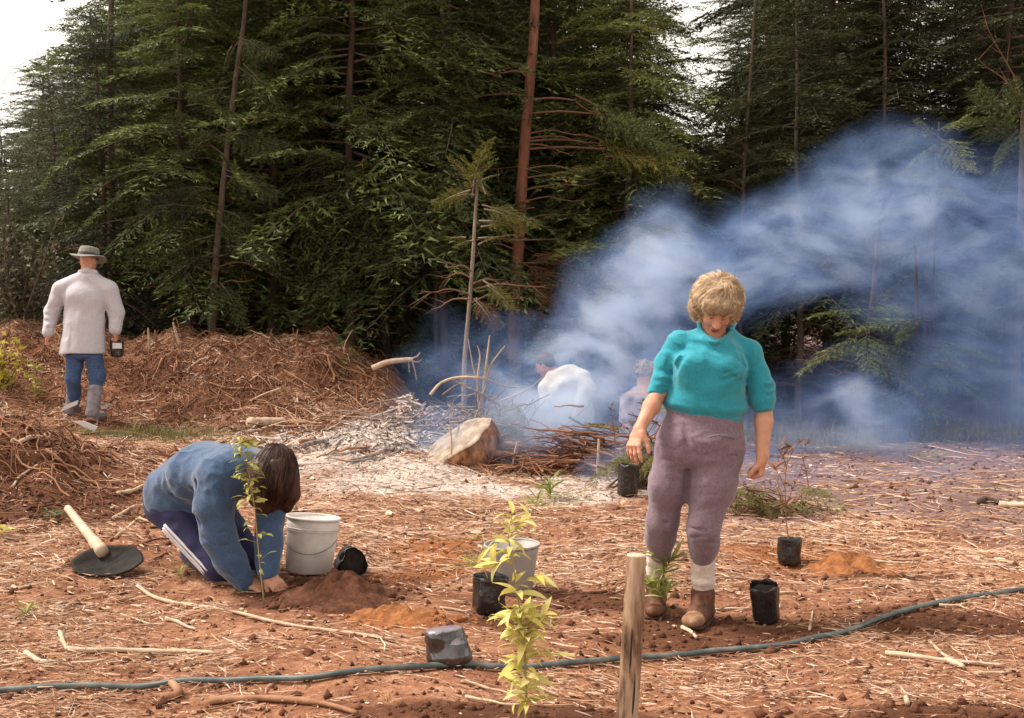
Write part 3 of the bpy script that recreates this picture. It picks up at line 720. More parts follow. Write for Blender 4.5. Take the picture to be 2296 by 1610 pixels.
own_tree('pine_tree', 'red barked pine with a forked trunk and bare horizontal dead branches', 14.6,
         [(1152, 720), (1160, 590), (1168, 450), (1178, 300), (1190, 160), (1197, 70), (1203, -60)], .085, .055, M_BARK_RED,
         [(1290, 225, 1510, 290, -.3, N), (1330, 255, 1500, 285, -.5, N), (1310, 318, 1545, 350, -.4, YL), (1360, 335, 1530, 345, -.6, YL), (1120, 165, 880, 130, .1, N), (1080, 215, 960, 225, -.2, N), (1190, 455, 1130, 470, -.3, YL), (1170, 600, 1260, 625, -.3, BR), (1180, 640, 1300, 680, -.4, BR), (1140, 600, 1050, 640, -.3, BR), (1190, 560, 1290, 585, -.2, BR), (1150, 670, 1060, 700, -.3, BR), (1250, 620, 1360, 660, -.4, BR), (1130, 690, 1220, 725, -.5, BR)],
         [(1180, 300, 1320, 300, -.3), (1180, 310, 1350, 318, -.3), (1178, 325, 1290, 345, -.2), (1172, 380, 1330, 385, -.4), (1170, 400, 1340, 408, -.2), (1168, 430, 1335, 412, -.3), (1166, 455, 1310, 452, -.3),
          (1164, 500, 1300, 480, .2), (1162, 540, 1360, 560, -.4), (1162, 590, 1400, 615, -.4), (1160, 600, 1330, 560, .2), (1185, 180, 1130, 150, -.2), (1160, 620, 1340, 610, -.2), (1160, 640, 1300, 650, -.3), (1158, 655, 1050, 640, -.2), (1160, 560, 1060, 545, -.2)], 41, up=4.0)
own_tree('pine_tree', 'slim grey conifer leaning right with flat green sprays above the spoil bank', 13.9,
         [(475, 760), (480, 640), (490, 520), (502, 400), (514, 300), (528, 180), (545, 60), (556, -50)], .05, .022, M_BARK_GREY,
         [(470, 540, 330, 555, -.3, N), (500, 545, 620, 548, -.3, N), (480, 560, 340, 610, -.5, N), (500, 395, 600, 410, -.4, N), (480, 425, 395, 420, -.3, N), (510, 300, 610, 340, -.4, N), (500, 305, 420, 300, -.2, N),
          (520, 200, 440, 215, -.3, N), (530, 150, 640, 240, -.4, N), (540, 90, 600, 140, -.3, N), (535, 100, 480, 150, -.3, N), (480, 640, 400, 690, -.4, N), (480, 645, 560, 690, -.4, N), (478, 660, 470, 705, -.7, N), (490, 490, 560, 505, -.3, N), (470, 480, 330, 440, -.2, GY)],
         [(480, 620, 380, 590, -.2), (482, 600, 600, 590, -.2), (500, 420, 600, 395, .1), (500, 350, 430, 320, .1), (482, 650, 570, 620, -.2)], 42, up=1.0)
own_tree('young_pine', 'thin pale young conifer with a yellowish tuft rising behind the fire heap', 12.3,
         [(1040, 870), (1044, 780), (1052, 690), (1060, 580), (1066, 480), (1070, 420)], .030, .012, M_BARK_PALE,
         [(1066, 440, 1030, 340, -.1, YL), (1060, 400, 1030, 350, 0, YL), (1075, 470, 1175, 455, -.2, YL), (1060, 430, 1000, 440, -.2, YL), (1080, 500, 1170, 490, -.2, YL), (1075, 540, 1140, 535, -.2, YL), (1050, 545, 1010, 550, -.2, YL), (1085, 640, 1180, 660, -.3, YL), (1065, 420, 1100, 400, -.1, YL), (1070, 680, 1130, 690, -.2, BR)],
         [(1062, 540, 1180, 538, -.1), (1055, 610, 1000, 600, -.1), (1055, 625, 990, 620, -.1), (1053, 640, 1150, 640, -.1), (1050, 660, 940, 655, -.2), (1050, 680, 1180, 670, -.2), (1052, 650, 1220, 640, .2), (1050, 670, 960, 690, .2)], 43)
own_tree('pine_tree', 'tall pine with a reddish upper trunk and long lit sprays reaching right', 15.8,
         [(690, 720), (692, 560), (694, 450), (700, 320), (712, 200), (728, 80), (736, -40)], .085, .06, M_BARK_RED,
         [(740, 260, 900, 230, -1.5, N), (850, 250, 1045, 205, -1.6, N), (700, 240, 640, 245, -1.2, N), (760, 170, 900, 60, -1.3, N), (860, 120, 1010, 95, -1.3, N), (800, 60, 960, -10, -1.3, N), (760, 300, 850, 270, -1.5, N),
          (620, 440, 700, 480, -1.8, N), (690, 480, 830, 520, -1.8, N), (760, 490, 900, 510, -1.9, N), (850, 510, 990, 480, -1.7, YL), (780, 520, 860, 540, -1.9, YL), (640, 560, 770, 610, -1.9, N), (660, 545, 745, 590, -1.9, N), (720, 110, 640, 60, -1.2, N), (690, 320, 780, 340, -1.5, N), (700, 380, 800, 410, -1.6, N)],
         [(694, 520, 680, 545, -.8), (700, 400, 640, 390, -.2)], 44, up=3.0)
own_tree('pine_tree', 'brown trunked conifer at the left end of the wood behind the hatted walker', 15.0,
         [(250, 640), (250, 420), (248, 300), (246, 180), (248, 60), (252, -60)], .052, .035, M_BARK_GREY,
         [(240, 300, 60, 380, -.8, N), (230, 330, 120, 400, -.8, N), (260, 180, 380, 320, -.6, N), (255, 160, 200, 60, -.4, GY), (250, 80, 330, 20, -.4, GY), (245, 130, 150, 130, -.3, GY), (248, 60, 160, 20, -.3, GY), (255, 430, 420, 430, -.6, N), (240, 380, 150, 330, -.5, N), (240, 470, 60, 480, -.7, N), (230, 560, 330, 545, -.9, N), (240, 250, 150, 230, -.5, GY), (260, 260, 340, 250, -.4, GY), (250, 340, 350, 400, -.6, N)],
         [(250, 390, 190, 375, -.2), (250, 400, 300, 430, -.1), (248, 260, 300, 330, .1)], 45, up=1.5, auto=6)
own_tree('pine_tree', 'slender bare stem between the reddish pines above the centre of the bank', 15.4,
         [(976, 640), (982, 460), (988, 350), (994, 240), (1000, 120)], .035, .02, M_BARK_GREY, [(990, 330, 1060, 300, -.2, N), (985, 300, 930, 330, -.3, N), (998, 150, 1060, 130, -.3, N)], [(986, 330, 1070, 300, -.1), (984, 420, 1010, 400, -.1), (982, 460, 1040, 410, -.1)], 46)
own_tree('pine_tree', 'slender trunk in the dark wood above the smoke and the curly haired planter', 15.2,
         [(1660, 640), (1668, 400), (1676, 270), (1684, 150), (1692, 20)], .030, .016, M_BARK_GREY, [(1690, 200, 1780, 190, -.2, N), (1680, 330, 1760, 380, -.3, N), (1670, 220, 1590, 250, -.3, N)], [(1676, 340, 1640, 310, -.2), (1676, 360, 1590, 330, -.2), (1670, 420, 1640, 400, 0), (1668, 430, 1600, 390, -.1)], 47, up=2)
own_tree('pine_tree', 'straight trunk veiled by the thickest blue smoke at the wood edge', 14.3,
         [(2066, 900), (2078, 640), (2092, 500), (2100, 370), (2104, 300)], .040, .012, M_BARK_GREY, [(2100, 430, 2190, 440, -.3, N), (2100, 330, 2020, 350, -.3, N), (2100, 320, 2190, 350, -.4, N), (2102, 300, 2060, 240, -.2, N), (2104, 300, 2150, 250, -.2, N), (2090, 600, 1990, 660, -.3, N), (2090, 620, 2200, 640, -.4, N)], [(2095, 440, 2050, 560, -.1), (2095, 500, 2200, 490, 0), (2085, 630, 1960, 690, -.1), (2080, 650, 1920, 670, -.2), (2075, 700, 2200, 690, -.2), (2070, 760, 1950, 740, -.2)], 48, up=-1, auto=16)
own_tree('pine_tree', 'pinkish trunk cut by the right edge of the photo in smoke', 13.8,
         [(2276, 900), (2284, 640), (2292, 400), (2296, 260)], .06, .035, M_BARK_GREY, [(2280, 320, 2180, 240, -.3, N), (2290, 290, 2230, 330, -.4, N), (2294, 270, 2270, 180, -.2, N), (2294, 270, 2340, 200, -.2, N), (2280, 680, 2200, 720, -.3, N)], [(2290, 190, 2210, 50, -.3), (2290, 230, 2180, 130, -.3), (2285, 500, 2200, 480, -.1)], 49, up=-1, auto=12)
own_tree('pine_tree', 'leaning trunk rising out of ground smoke right of the planter', 13.2,
         [(1912, 985), (1922, 900), (1938, 800), (1956, 680), (1970, 520)], .055, .020, M_BARK_DARK, [(1960, 690, 2010, 720, -.2, N), (1940, 780, 2090, 800, -.4, N), (1950, 740, 2080, 770, -.4, GY), (2000, 800, 2140, 830, -.6, GY)], [(1935, 800, 1830, 790, -.2), (1935, 820, 1790, 800, -.2), (1940, 780, 2060, 750, -.1), (1930, 850, 1860, 845, -.2)], 50, up=-1, auto=12)
own_tree('pine_tree', 'thick brown trunk foot beside a thin stem in the right hand smoke', 13.0,
         [(2046, 992), (2050, 900), (2052, 820), (2056, 700), (2052, 560)], .040, .010, M_BARK_DARK, [], [(2052, 850, 2000, 830, -.1), (2052, 800, 2120, 780, -.1)], 51, up=-1, auto=10)
own_tree('pine_tree', 'thin pale stem beside the thick trunk foot in smoke', 12.9,
         [(2072, 985), (2078, 900), (2084, 820), (2090, 700), (2096, 560)], .017, .006, M_BARK_DARK, [], [(2080, 850, 2120, 830, -.1)], 52, up=-1, auto=10)
# leafy shrub behind the walker
rng = np.random.default_rng(61)
M_SHRUB = leafmat('shrub_leaves', [(.2, (.035, .035, .018)), (.5, (.085, .080, .045)), (.8, (.19, .165, .10))], .2)
M_YEL = leafmat('yellow_leaves', [(.2, (.30, .24, .03)), (.5, (.50, .42, .07)), (.8, (.66, .58, .17))], .35, 0, 6)
def shrub(label, c, size, n, mt, leaf, seed, stems=9, name='leafy_shrub'):
    rg = np.random.default_rng(seed); e = thing(name, label, 'shrub', c); tri, st = [], []
    for k in range(stems):
        a = rg.uniform(0, 6.3); tip = np.asarray(c) + np.array([math.cos(a)*size[0]*rg.uniform(.2, 1), math.sin(a)*size[1]*rg.uniform(.2, 1), size[2]*rg.uniform(.6, 1)])
        q = curve([c, np.asarray(c)*.5+tip*.5+rg.normal(0, .06, 3), tip], 8); st.append(tube(q, np.linspace(.012, .003, 8)*size[2], 5, False))
        m_ = n//stems; u = rg.uniform(.2, 1, m_); i_ = (u*6.99).astype(int); p = q[i_] + rg.normal(0, .10, (m_, 3))*np.array(size)
        d = rg.normal(0, 1, (m_, 3)); d /= np.linalg.norm(d, axis=1, keepdims=True); w = np.cross(d, rg.normal(0, 1, (m_, 3))); w /= np.linalg.norm(w, axis=1, keepdims=True)
        l = leaf*rg.uniform(.6, 1.3, m_)[:, None]; tri.append(np.stack([p, p+d*l*.5+w*l*.22, p+d*l, p+d*l*.5-w*l*.22], 1))
    q = np.concatenate(tri); obj('foliage', q.reshape(-1, 3), np.arange(4*len(q)).reshape(-1, 4), mt, e, smooth=False)
    v, f = join(st); obj('stem', v, f, M_BARK_GREY, e); return e
p = P(45, 720, 13.6); shrub('dull olive shrub left of the hatted walker', (p[0], p[1], tz(p[0], p[1])), (.6, .5, 1.35), 2600, M_SHRUB, .07, 62, 16)
p = P(5, 720, 12.4); shrub('bright yellow leaved bush cut by the left edge', (p[0], p[1], tz(p[0], p[1])), (.25, .25, .62), 300, M_YEL, .09, 63, 7)
p = P(0, 470, 16); shrub('pale yellow topped tree beyond the wood at the left edge', (p[0]-.1, p[1], tz(p[0], p[1])), (.45, .5, 2.9), 900, M_SHRUB, .09, 64, 8, 'leafy_tree')
# distant hill
hx = np.linspace(-420, -40, 60); hy = np.linspace(330, 520, 24); HX, HY = np.meshgrid(hx, hy, indexing='ij')
HZ = 62*np.exp(-((HX+250)/75)**2 - ((HY-430)/70)**2) + 3*fbm(HX*.05, HY*.05, 0, 91, 4) - 2
nn = HX.shape[1]; i = np.arange(HX.shape[0]-1)[:, None]*nn; j = np.arange(nn-1)[None]
M_HILL = pm('hill_cover', [(.3, (.09, .13, .15)), (.6, (.14, .19, .21)), (.8, (.20, .25, .27))], .08, .95, 0)
tag(obj('hill', np.stack([HX, HY, HZ], -1).reshape(-1, 3), np.stack([i+j, i+nn+j, i+nn+j+1, i+j+1], -1).reshape(-1, 4), M_HILL), 'blue grey wooded hill far off at the left edge', None, None, 'structure')
# ------------------------------------------------------------------ things on the ground
def ground_path(pix, lift, n):
    q = np.array([G(px, py) for px, py in pix]); c = curve(q, n); c[:, 2] = terrain(c[:, 0], c[:, 1]) + lift; return c
# hose
M_HOSE = pm('hose_rubber', [(.3, (.030, .042, .046)), (.52, (.075, .092, .094)), (.75, (.19, .19, .175))], 9, .42, .15, 40, .001, spec=.5)
hp = [(-700, 1575), (-400, 1590), (-180, 1572), (0, 1560), (200, 1548), (380, 1540), (560, 1533), (740, 1524), (900, 1508), (1003, 1501), (1100, 1503), (1200, 1503), (1300, 1495), (1400, 1485), (1500, 1478), (1600, 1470), (1700, 1460), (1800, 1448), (1870, 1432), (1950, 1405), (2050, 1372), (2150, 1350), (2296, 1328), (2500, 1300), (2800, 1270), (3150, 1262)]
c = ground_path(hp, .013, 340); c[:, 2] = np.convolve(np.pad(c[:, 2], 4, 'edge'), np.ones(9)/9, 'valid') + .006
v, f = tube(c, .0125, 10); tag(obj('garden_hose', v, f, M_HOSE, loc=c[0]), 'long dark grey green hose snaking across the foreground mulch', 'hose')

# wooden stake
M_STAKE = pm('stake_wood', [(.30, (.045, .024, .016)), (.40, (.16, .09, .055)), (.50, (.32, .205, .135)), (.66, (.46, .33, .24))], 26, .85, .5, 55, .004, (1, 1, .16))
M_STAKETOP = pm('stake_end', [(.3, (.42, .31, .22)), (.7, (.60, .48, .37))], 40, .8, .3, 90, .002)
rg = np.random.default_rng(71)
b = P(1402, 1640, 3.98); tp = P(1427, 1246, 3.98); zg = tz(b[0], b[1])
e = thing('wooden_stake', 'round weathered wooden stake standing upright in the foreground', 'stake', (b[0], b[1], zg))
foot = b + (tp-b)*((zg-.15-b[2])/(tp[2]-b[2])); c = curve([foot, (foot+tp)/2+np.array([.004, 0, 0]), tp], 26)
v, f = tube(c, np.linspace(.0405, .0345, 26)*(1+.03*vnoise(np.arange(26)*.8, 0, 0, 3)), 18, False, .035, rg); obj('shaft', v, f, M_STAKE, e)
ax = unit(tp-foot); v, f = lathe([(.0345, 0), (.0335, .004), (.030, .0065), (.016, .008), (.0004, .0085)], 18); obj('sawn_top', xf(v, frame(ax), tp-ax*.001), f, M_STAKETOP, e)
for k, (u, th, L) in enumerate(((.42, -1.2, .16), (.62, -1.75, .12), (.22, -1.5, .14))):       # dark splits in the bark
    i0 = int(u*25); q = c[max(0, i0-3):i0+3]; d = np.array([math.cos(th), math.sin(th), 0])*.0372
    v, f = tube(q+d, [.0008, .0035, .0045, .0045, .003, .0008], 5); obj('bark_split', v, f, pm('dark_split', [(.3, (.025, .014, .01)), (.7, (.06, .032, .022))], 30), e)

# plastic planting bags
SX_ = np.array([1.0, 0, 0])
M_PEAT = pm('peat', [(.3, (.008, .006, .005)), (.6, (.022, .014, .011)), (.8, (.05, .03, .022))], 40, .95, .8, 80, .01)
M_BAG = pm('bag_plastic', [(.3, (.008, .007, .008)), (.7, (.018, .015, .016))], 12, .26, .6, 26, .010, spec=.7)
M_BAGSHINE = pm('bag_plastic_dusty', [(.3, (.014, .011, .014)), (.7, (.045, .036, .043))], 9, .22, .25, 22, .006, spec=1.0)
M_BAGSKYTOP = pm('bag_plastic_sky_sheen', [(.3, (.13, .105, .13)), (.7, (.24, .20, .235))], 14, .4, .3, 40, .003, spec=.6)  # sky reflection on the bag's top, painted as a paler plastic colour
def bag_mesh(r, h, seed, crumple=.06, taper=.95, facet=0):
    crumple = crumple*1.7
    def jit(v):
        a = np.arctan2(v[..., 1], v[..., 0]); q = 1 + crumple*vnoise(np.cos(a)*2.2, np.sin(a)*2.2, v[..., 2]/h*2.5, seed) + crumple*.5*vnoise(np.cos(a)*5, np.sin(a)*5, v[..., 2]/h*5, seed+1)
        if facet: q = q*(1+.10*np.cos(a*facet+seed))
        v[..., 0] *= q; v[..., 1] *= q; v[..., 2] += h*crumple*.5*vnoise(np.cos(a)*2, np.sin(a)*2, 0, seed+2)*(v[..., 2]/h); return v
    t = taper
    pr = [(.0005, 0), (r*.80*t, .001), (r*.95*t, h*.035), (r*t, h*.12)] + [(r*(t+(1-t)*u), h*u) for u in np.linspace(.25, .93, 6)] + [(r*1.0, h*.985), (r*.985, h), (r*.97, h*.985), (r*.95, h*.86)]
    return lathe(pr, 30, jitter=jit)
def bag(label, px, py, w, h, seed, tilt=(0, 0), mat=None, crumple=.06, taper=.95, facet=0, at=None, name='planting_bag', soil=True, M=None):
    c = G(px, py) if at is None else np.asarray(at); e = thing(name, label, 'plant pot', c, 'black plastic planting bags')
    M = np.array(Euler((R(tilt[0]), R(tilt[1]), 0)).to_matrix()) if M is None else M
    v, f = bag_mesh(w/2, h, seed, crumple, taper, facet); obj('plastic_sleeve', xf(v, M, c), f, mat or M_BAG, e)
    if soil:
        v, f = lathe([(w*.485, h*.86), (w*.40, h*.88), (w*.2, h*.895), (.0005, h*.90)], 20, jitter=lambda q: q + .006*np.stack([vnoise(q[..., 0]*80, q[..., 1]*80, 0, k) for k in (1, 2, 3)], -1)); obj('potting_soil', xf(v, M, c), f, M_PEAT, e)
    # glossy crease lines on the sleeve
    rg = np.random.default_rng(seed)
    for k in range(3):
        a = -math.pi/2 + rg.uniform(-.6, .6); z = np.linspace(.25, .9, 6)*h*rng.uniform(.9, 1); q = np.stack([np.cos(a+np.cumsum(rg.normal(0, .06, 6)))*w*.502, np.sin(a+np.cumsum(rg.normal(0, .05, 6)))*w*.502, z], 1)
        v, f = tube(q, [.0006, .0016, .002, .0018, .0014, .0005], 5); obj('crease', xf(v, M, c), f, M_BAGSHINE, e)
    return e, c
P_RED, c_red = bag('black planting bag standing behind the planter and holding a reddish leaved seedling', 1770, 1264, .136, .150, 3, (0, 0))
bag('black planting bag tilted on the dug soil beside the planter\'s boot', 1719, 1394, .140, .185, 5, (6, -7), taper=.90, crumple=.07)
P_SOFT, c_soft = bag('black planting bag in front of the grey bucket with a wispy plant', 1096, 1374, .165, .182, 8, (-2, 3), facet=4)
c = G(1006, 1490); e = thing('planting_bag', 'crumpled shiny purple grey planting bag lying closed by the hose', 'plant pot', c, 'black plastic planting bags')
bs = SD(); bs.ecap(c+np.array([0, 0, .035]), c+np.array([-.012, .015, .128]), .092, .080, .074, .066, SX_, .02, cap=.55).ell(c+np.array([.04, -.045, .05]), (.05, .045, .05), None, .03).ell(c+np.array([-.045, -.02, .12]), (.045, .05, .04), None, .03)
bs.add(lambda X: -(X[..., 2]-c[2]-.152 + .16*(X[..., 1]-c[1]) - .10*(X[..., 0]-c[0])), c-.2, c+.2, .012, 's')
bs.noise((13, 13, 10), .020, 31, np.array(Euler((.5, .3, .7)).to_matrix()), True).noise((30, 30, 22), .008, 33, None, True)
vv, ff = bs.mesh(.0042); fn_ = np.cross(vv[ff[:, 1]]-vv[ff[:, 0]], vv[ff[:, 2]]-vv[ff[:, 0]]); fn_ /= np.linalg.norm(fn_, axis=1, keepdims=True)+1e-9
o = obj('plastic_sleeve', vv, ff, [M_BAGSHINE, M_BAGSKYTOP], e, smooth=True, matidx=((fn_[:, 2] > .55) & (vv[ff].mean(1)[:, 2] > c[2]+.10)).astype(int))  # high upward faces get the painted sky sheen
cc = G(768, 1296); M = frame((.35, -.75, .15), (1, 0, 0)); bag('black planting bag tipped on its side behind the soil heap', 0, 0, .15, .17, 14, crumple=.10, facet=3, at=cc+np.array([.0, .07, .07]), M=M)
cc = G(1405, 1112); bag('black planting bag in the smoke beside the green brushwood', 0, 0, .165, .25, 17, (0, 4), at=cc)
cc = G(1400, 1135); 

# leafy plants: every leaf is a part
def leaf_mesh(nm, L, W, bend, cup, mat, n=5, tipw=.0):
    s = np.linspace(0, 1, n+1); w = W*np.sin(np.pi*np.clip(s, 0, 1)**.85)*.5 + tipw; w[0] = W*.06; w[-1] = W*.02
    ang = bend*s; x = np.cumsum(np.r_[0, np.cos(ang[1:])/n])*L; z = -np.cumsum(np.r_[0, np.sin(ang[1:])/n])*L
    mid = np.stack([x, 0*x, z], 1); l = mid + np.stack([0*w, w, cup*w], 1); r = mid + np.stack([0*w, -w, cup*w], 1)
    v = np.stack([l, mid, r], 1).reshape(-1, 3); o = np.arange(n)[:, None]*3
    return newmesh(nm, v, np.concatenate([o+np.array([0, 1, 4, 3]), o+np.array([1, 2, 5, 4])]), mat)
def add_leaf(me, parent, p, d, roll, s, nm='leaf'):
    o = bpy.data.objects.new(nm, me); COL.objects.link(o); o.parent = parent
    x = unit(d); z = np.array([0, 0, 1.0]); z = unit(z - x*(z@x)) if abs(x[2]) < .97 else unit(np.array([0, -1, .2]) - x*x[1]*-1); y = np.cross(z, x)
    y, z = y*math.cos(roll)+z*math.sin(roll), z*math.cos(roll)-y*math.sin(roll)
    A = np.eye(4); A[:3, 0], A[:3, 1], A[:3, 2] = x*s, y*s, z*s; A[:3, 3] = np.asarray(p)-_w(parent); o.matrix_local = Matrix(A.tolist()); return o
M_SAP = leafmat('sapling_leaf', [(.15, (.40, .34, .06)), (.40, (.58, .51, .13)), (.7, (.72, .65, .26)), (.95, (.80, .75, .42))], .35, .4, 8)
M_SAPG = leafmat('sapling_leaf_green', [(.15, (.12, .13, .030)), (.45, (.27, .27, .065)), (.75, (.45, .42, .12)), (.95, (.56, .52, .2))], .3, .6, 30)
M_REDLEAF = leafmat('reddish_leaf', [(.2, (.10, .04, .022)), (.5, (.20, .085, .045)), (.8, (.30, .15, .085))], .2, .5, 30)
M_GREENLEAF = leafmat('narrow_leaf', [(.2, (.11, .14, .03)), (.5, (.24, .27, .07)), (.8, (.44, .44, .15))], .3, .5, 30)
M_STEM = pm('green_stem', [(.3, (.20, .15, .05)), (.7, (.38, .30, .13))], 20, .6, 0)
M_STEMR = pm('red_stem', [(.3, (.13, .06, .04)), (.7, (.25, .14, .09))], 20, .6, 0)
L_SAP = [leaf_mesh('leaf', .1, .023, b_, .35, M_SAP, 6) for b_ in (.4, .8, 1.2, 1.7)]
# tall yellow green sapling in the foreground
rg = np.random.default_rng(73)
D = 3.98; path = [P(1178, 1620, D), P(1180, 1560, D), P(1176, 1470, D), P(1170, 1400, D), P(1160, 1330, D), P(1150, 1260, D), P(1140, 1200, D), P(1150, 1150, D)]
c = curve(path, 40); c[0, 2] = min(c[0, 2], tz(c[0, 0], c[0, 1])-.02)
e = thing('sapling', 'tall yellow green sapling with drooping leaves in the foreground', 'sapling', (c[0][0], c[0][1], tz(c[0][0], c[0][1])))
v, f = tube(c, np.linspace(.0045, .0018, 40), 7); obj('stem', v, f, M_STEM, e)
def along(c, u): i = u*(len(c)-1); k = min(int(i), len(c)-2); return c[k]+(c[k+1]-c[k])*(i-k)
def dens(u):    # bushy below, thin at the neck, bushy above
    return 1.0 if .10 < u < .50 else (.42 if u > .70 else .18)
for k in range(230):
    u = rg.uniform(.08, 1.0)
    if rg.uniform() > dens(u): continue
    a = k*2.4 + rg.normal(0, .4); big = 1.0 if u < .6 else .72; el = rg.uniform(.2, 1.0)
    d = np.array([math.cos(a)*math.cos(el), math.sin(a)*math.cos(el)*.8, math.sin(el)])
    add_leaf(L_SAP[rg.integers(4)], e, along(c, u), d, rg.normal(0, .5), big*rg.uniform(.8, 1.3))
for (px, py, ex, ey) in ((1172, 1405, 1255, 1380), (1172, 1420, 1122, 1385), (1175, 1450, 1240, 1470), (1158, 1320, 1215, 1290), (1150, 1265, 1100, 1275), (1142, 1215, 1095, 1235), (1145, 1200, 1190, 1165), (1176, 1440, 1135, 1420), (1172, 1410, 1215, 1395)):
    a0, b0 = P(px, py, D), P(ex, ey, D+rg.normal(0, .05)); q = curve([a0, (a0+b0)/2+np.array([0, 0, .015]), b0], 8); v, f = tube(q, np.linspace(.0022, .001, 8), 5); obj('twig', v, f, M_STEM, e)
    for k in range(5):
        u = rg.uniform(.3, 1); a = rg.uniform(0, 6.3); d = unit(b0-a0)*.8 + np.array([math.cos(a)*.7, math.sin(a)*.7, rg.uniform(-.2, .5)])
        add_leaf(L_SAP[rg.integers(4)], e, along(q, u), d, rg.normal(0, .5), rg.uniform(.65, 1.1))
# small leaved sapling in front of the kneeling planter
L_SAPG = [leaf_mesh('leaf', .055, .021, b_, .3, M_SAPG, 5) for b_ in (.6, 1.1, 1.6)]
rg = np.random.default_rng(74); D = 5.62
path = [P(592, 1345, D), P(585, 1290, D), P(578, 1220, D), P(572, 1150, D), P(562, 1080, D), P(552, 1040, D), P(540, 1005, D), P(532, 985, D)]
c = curve(path, 30); zz0 = tz(c[0][0], c[0][1]); c[0, 2] = zz0-.02
e = thing('sapling', 'slender small leaved sapling being planted in front of the kneeling person', 'sapling', (c[0][0], c[0][1], zz0))
v, f = tube(c, np.linspace(.0035, .0012, 30), 6); obj('stem', v, f, M_STEM, e)
for k in range(120):
    u = rg.uniform(.16, 1.0)
    if rg.uniform() > (.40 if u < .40 else 1): continue
    a = k*2.4+rg.normal(0, .4); el = rg.uniform(-.1, .7); off = rg.uniform(0, .075)*(1.1-u)**.5
    d = np.array([math.cos(a)*math.cos(el), math.sin(a)*math.cos(el), math.sin(el)]); p = along(c, u)
    if off > .02: v, f = tube(np.array([p, p+d*off]), [.0012, .0008], 4); obj('twig', v, f, M_STEM, e)
    add_leaf(L_SAPG[rg.integers(3)], e, p+d*off, d, rg.normal(0, .5), rg.uniform(.7, 1.25))
# others
def seedling(label, base, pix, D, mats, me, n, seed, u0=.2, sz=(.7, 1.2), elr=(.1, .9), name='seedling', r=.003, side=(), spread=1.0):
    rg = np.random.default_rng(seed); c = curve([base]+[P(px, py, D) for px, py in pix], 20); e = thing(name, label, 'seedling', base)
    v, f = tube(c, np.linspace(r, r*.4, 20), 6); obj('stem', v, f, mats, e); paths = [c]
    for (px, py, ex, ey, dd) in side:
        a0, b0 = P(px, py, D), P(ex, ey, D+dd); q = curve([a0, (a0+b0)/2+np.array([0, 0, .02]), b0], 10); v, f = tube(q, np.linspace(r*.7, r*.3, 10), 5); obj('twig', v, f, mats, e); paths.append(q)
    for k in range(n):
        q = paths[k % len(paths)]; u = rg.uniform(u0, 1); a = k*2.4+rg.normal(0, .4); el = rg.uniform(*elr)
        d = np.array([math.cos(a)*math.cos(el)*spread, math.sin(a)*math.cos(el), math.sin(el)]); add_leaf(me[rg.integers(len(me))], e, along(q, u), d, rg.normal(0, .6), rg.uniform(*sz))
    return e
L_RED = [leaf_mesh('leaf', .10, .020, b_, .4, M_REDLEAF, 5) for b_ in (.2, .6)]
L_REDS = [leaf_mesh('leaf', .045, .014, b_, .4, M_REDLEAF, 4) for b_ in (.3, .8)]
D = depth(c_red); seedling('reddish long leaved seedling growing from the black bag behind the planter', c_red+np.array([0, 0, .12]), [(1765, 1190), (1762, 1140), (1760, 1090), (1764, 1040), (1772, 1000)], D, M_STEMR, L_RED, 30, 75, .25, (.7, 1.15), (.35, 1.1), r=.004,
    side=[(1764, 1150, 1725, 1085, .05), (1762, 1140, 1795, 1060, -.05), (1762, 1100, 1735, 1050, .03), (1764, 1040, 1800, 985, .06), (1764, 1050, 1745, 1005, -.04)])
L_GR = [leaf_mesh('leaf', .125, .017, b_, .3, M_GREENLEAF, 5) for b_ in (.3, .8)]
g0 = G(1494, 1368); D = depth(g0); seedling('narrow leaved green seedling planted between the stake and the boots', g0, [(1490, 1340), (1486, 1290), (1482, 1240), (1478, 1190)], D-.12, M_STEM, L_GR, 84, 76, .05, (.6, 1.15), (.35, 1.25), r=.004, side=[(1490, 1345, 1450, 1310, -.05), (1486, 1300, 1510, 1250, .03)])
g0 = G(78, 905); D = depth(g0); L_LT = [leaf_mesh('leaf', .16, .045, b_, .3, M_SAPG, 5) for b_ in (.5, 1.0)]
seedling('pale leaved seedling on the bank left of the hatted walker', g0, [(78, 870), (80, 840), (82, 810)], D, M_STEM, L_LT, 20, 77, .1, (.6, 1.1), (.1, 1.1), r=.007)
g0 = G(1232, 1120); D = depth(g0); seedling('small yellowish weed at the rim of the white ash', g0, [(1234, 1095), (1238, 1078)], D, M_STEM, L_GR, 26, 78, .05, (.8, 1.4), (.1, 1.2), r=.003)
g0 = G(1200, 1160); D = depth(g0); seedling('faint yellowish weed just below the white ash', g0, [(1202, 1135), (1204, 1120)], D, M_STEM, L_GR, 18, 79, .05, (.7, 1.2), (.1, 1.1), r=.003)
g0 = G(6, 1212); D = depth(g0); L_Y = [leaf_mesh('leaf', .11, .05, .6, .3, M_SAP, 5)]; seedling('bright yellow leaved weed cut by the left edge', g0, [(5, 1195), (4, 1180)], D, M_STEM, L_Y, 7, 80, .3, (.6, 1), (.1, .8))
g0 = G(118, 1168); D = depth(g0); seedling('low tuft of green blades on the left bank', g0, [(112, 1155), (106, 1145)], D, M_STEM, [leaf_mesh('leaf', .12, .008, .9, .2, leafmat('tuft_green', [(.2, (.03, .07, .022)), (.8, (.10, .16, .05))]), 5)], 34, 81, .0, (.6, 1.2), (.1, .9), 'grass_tuft')
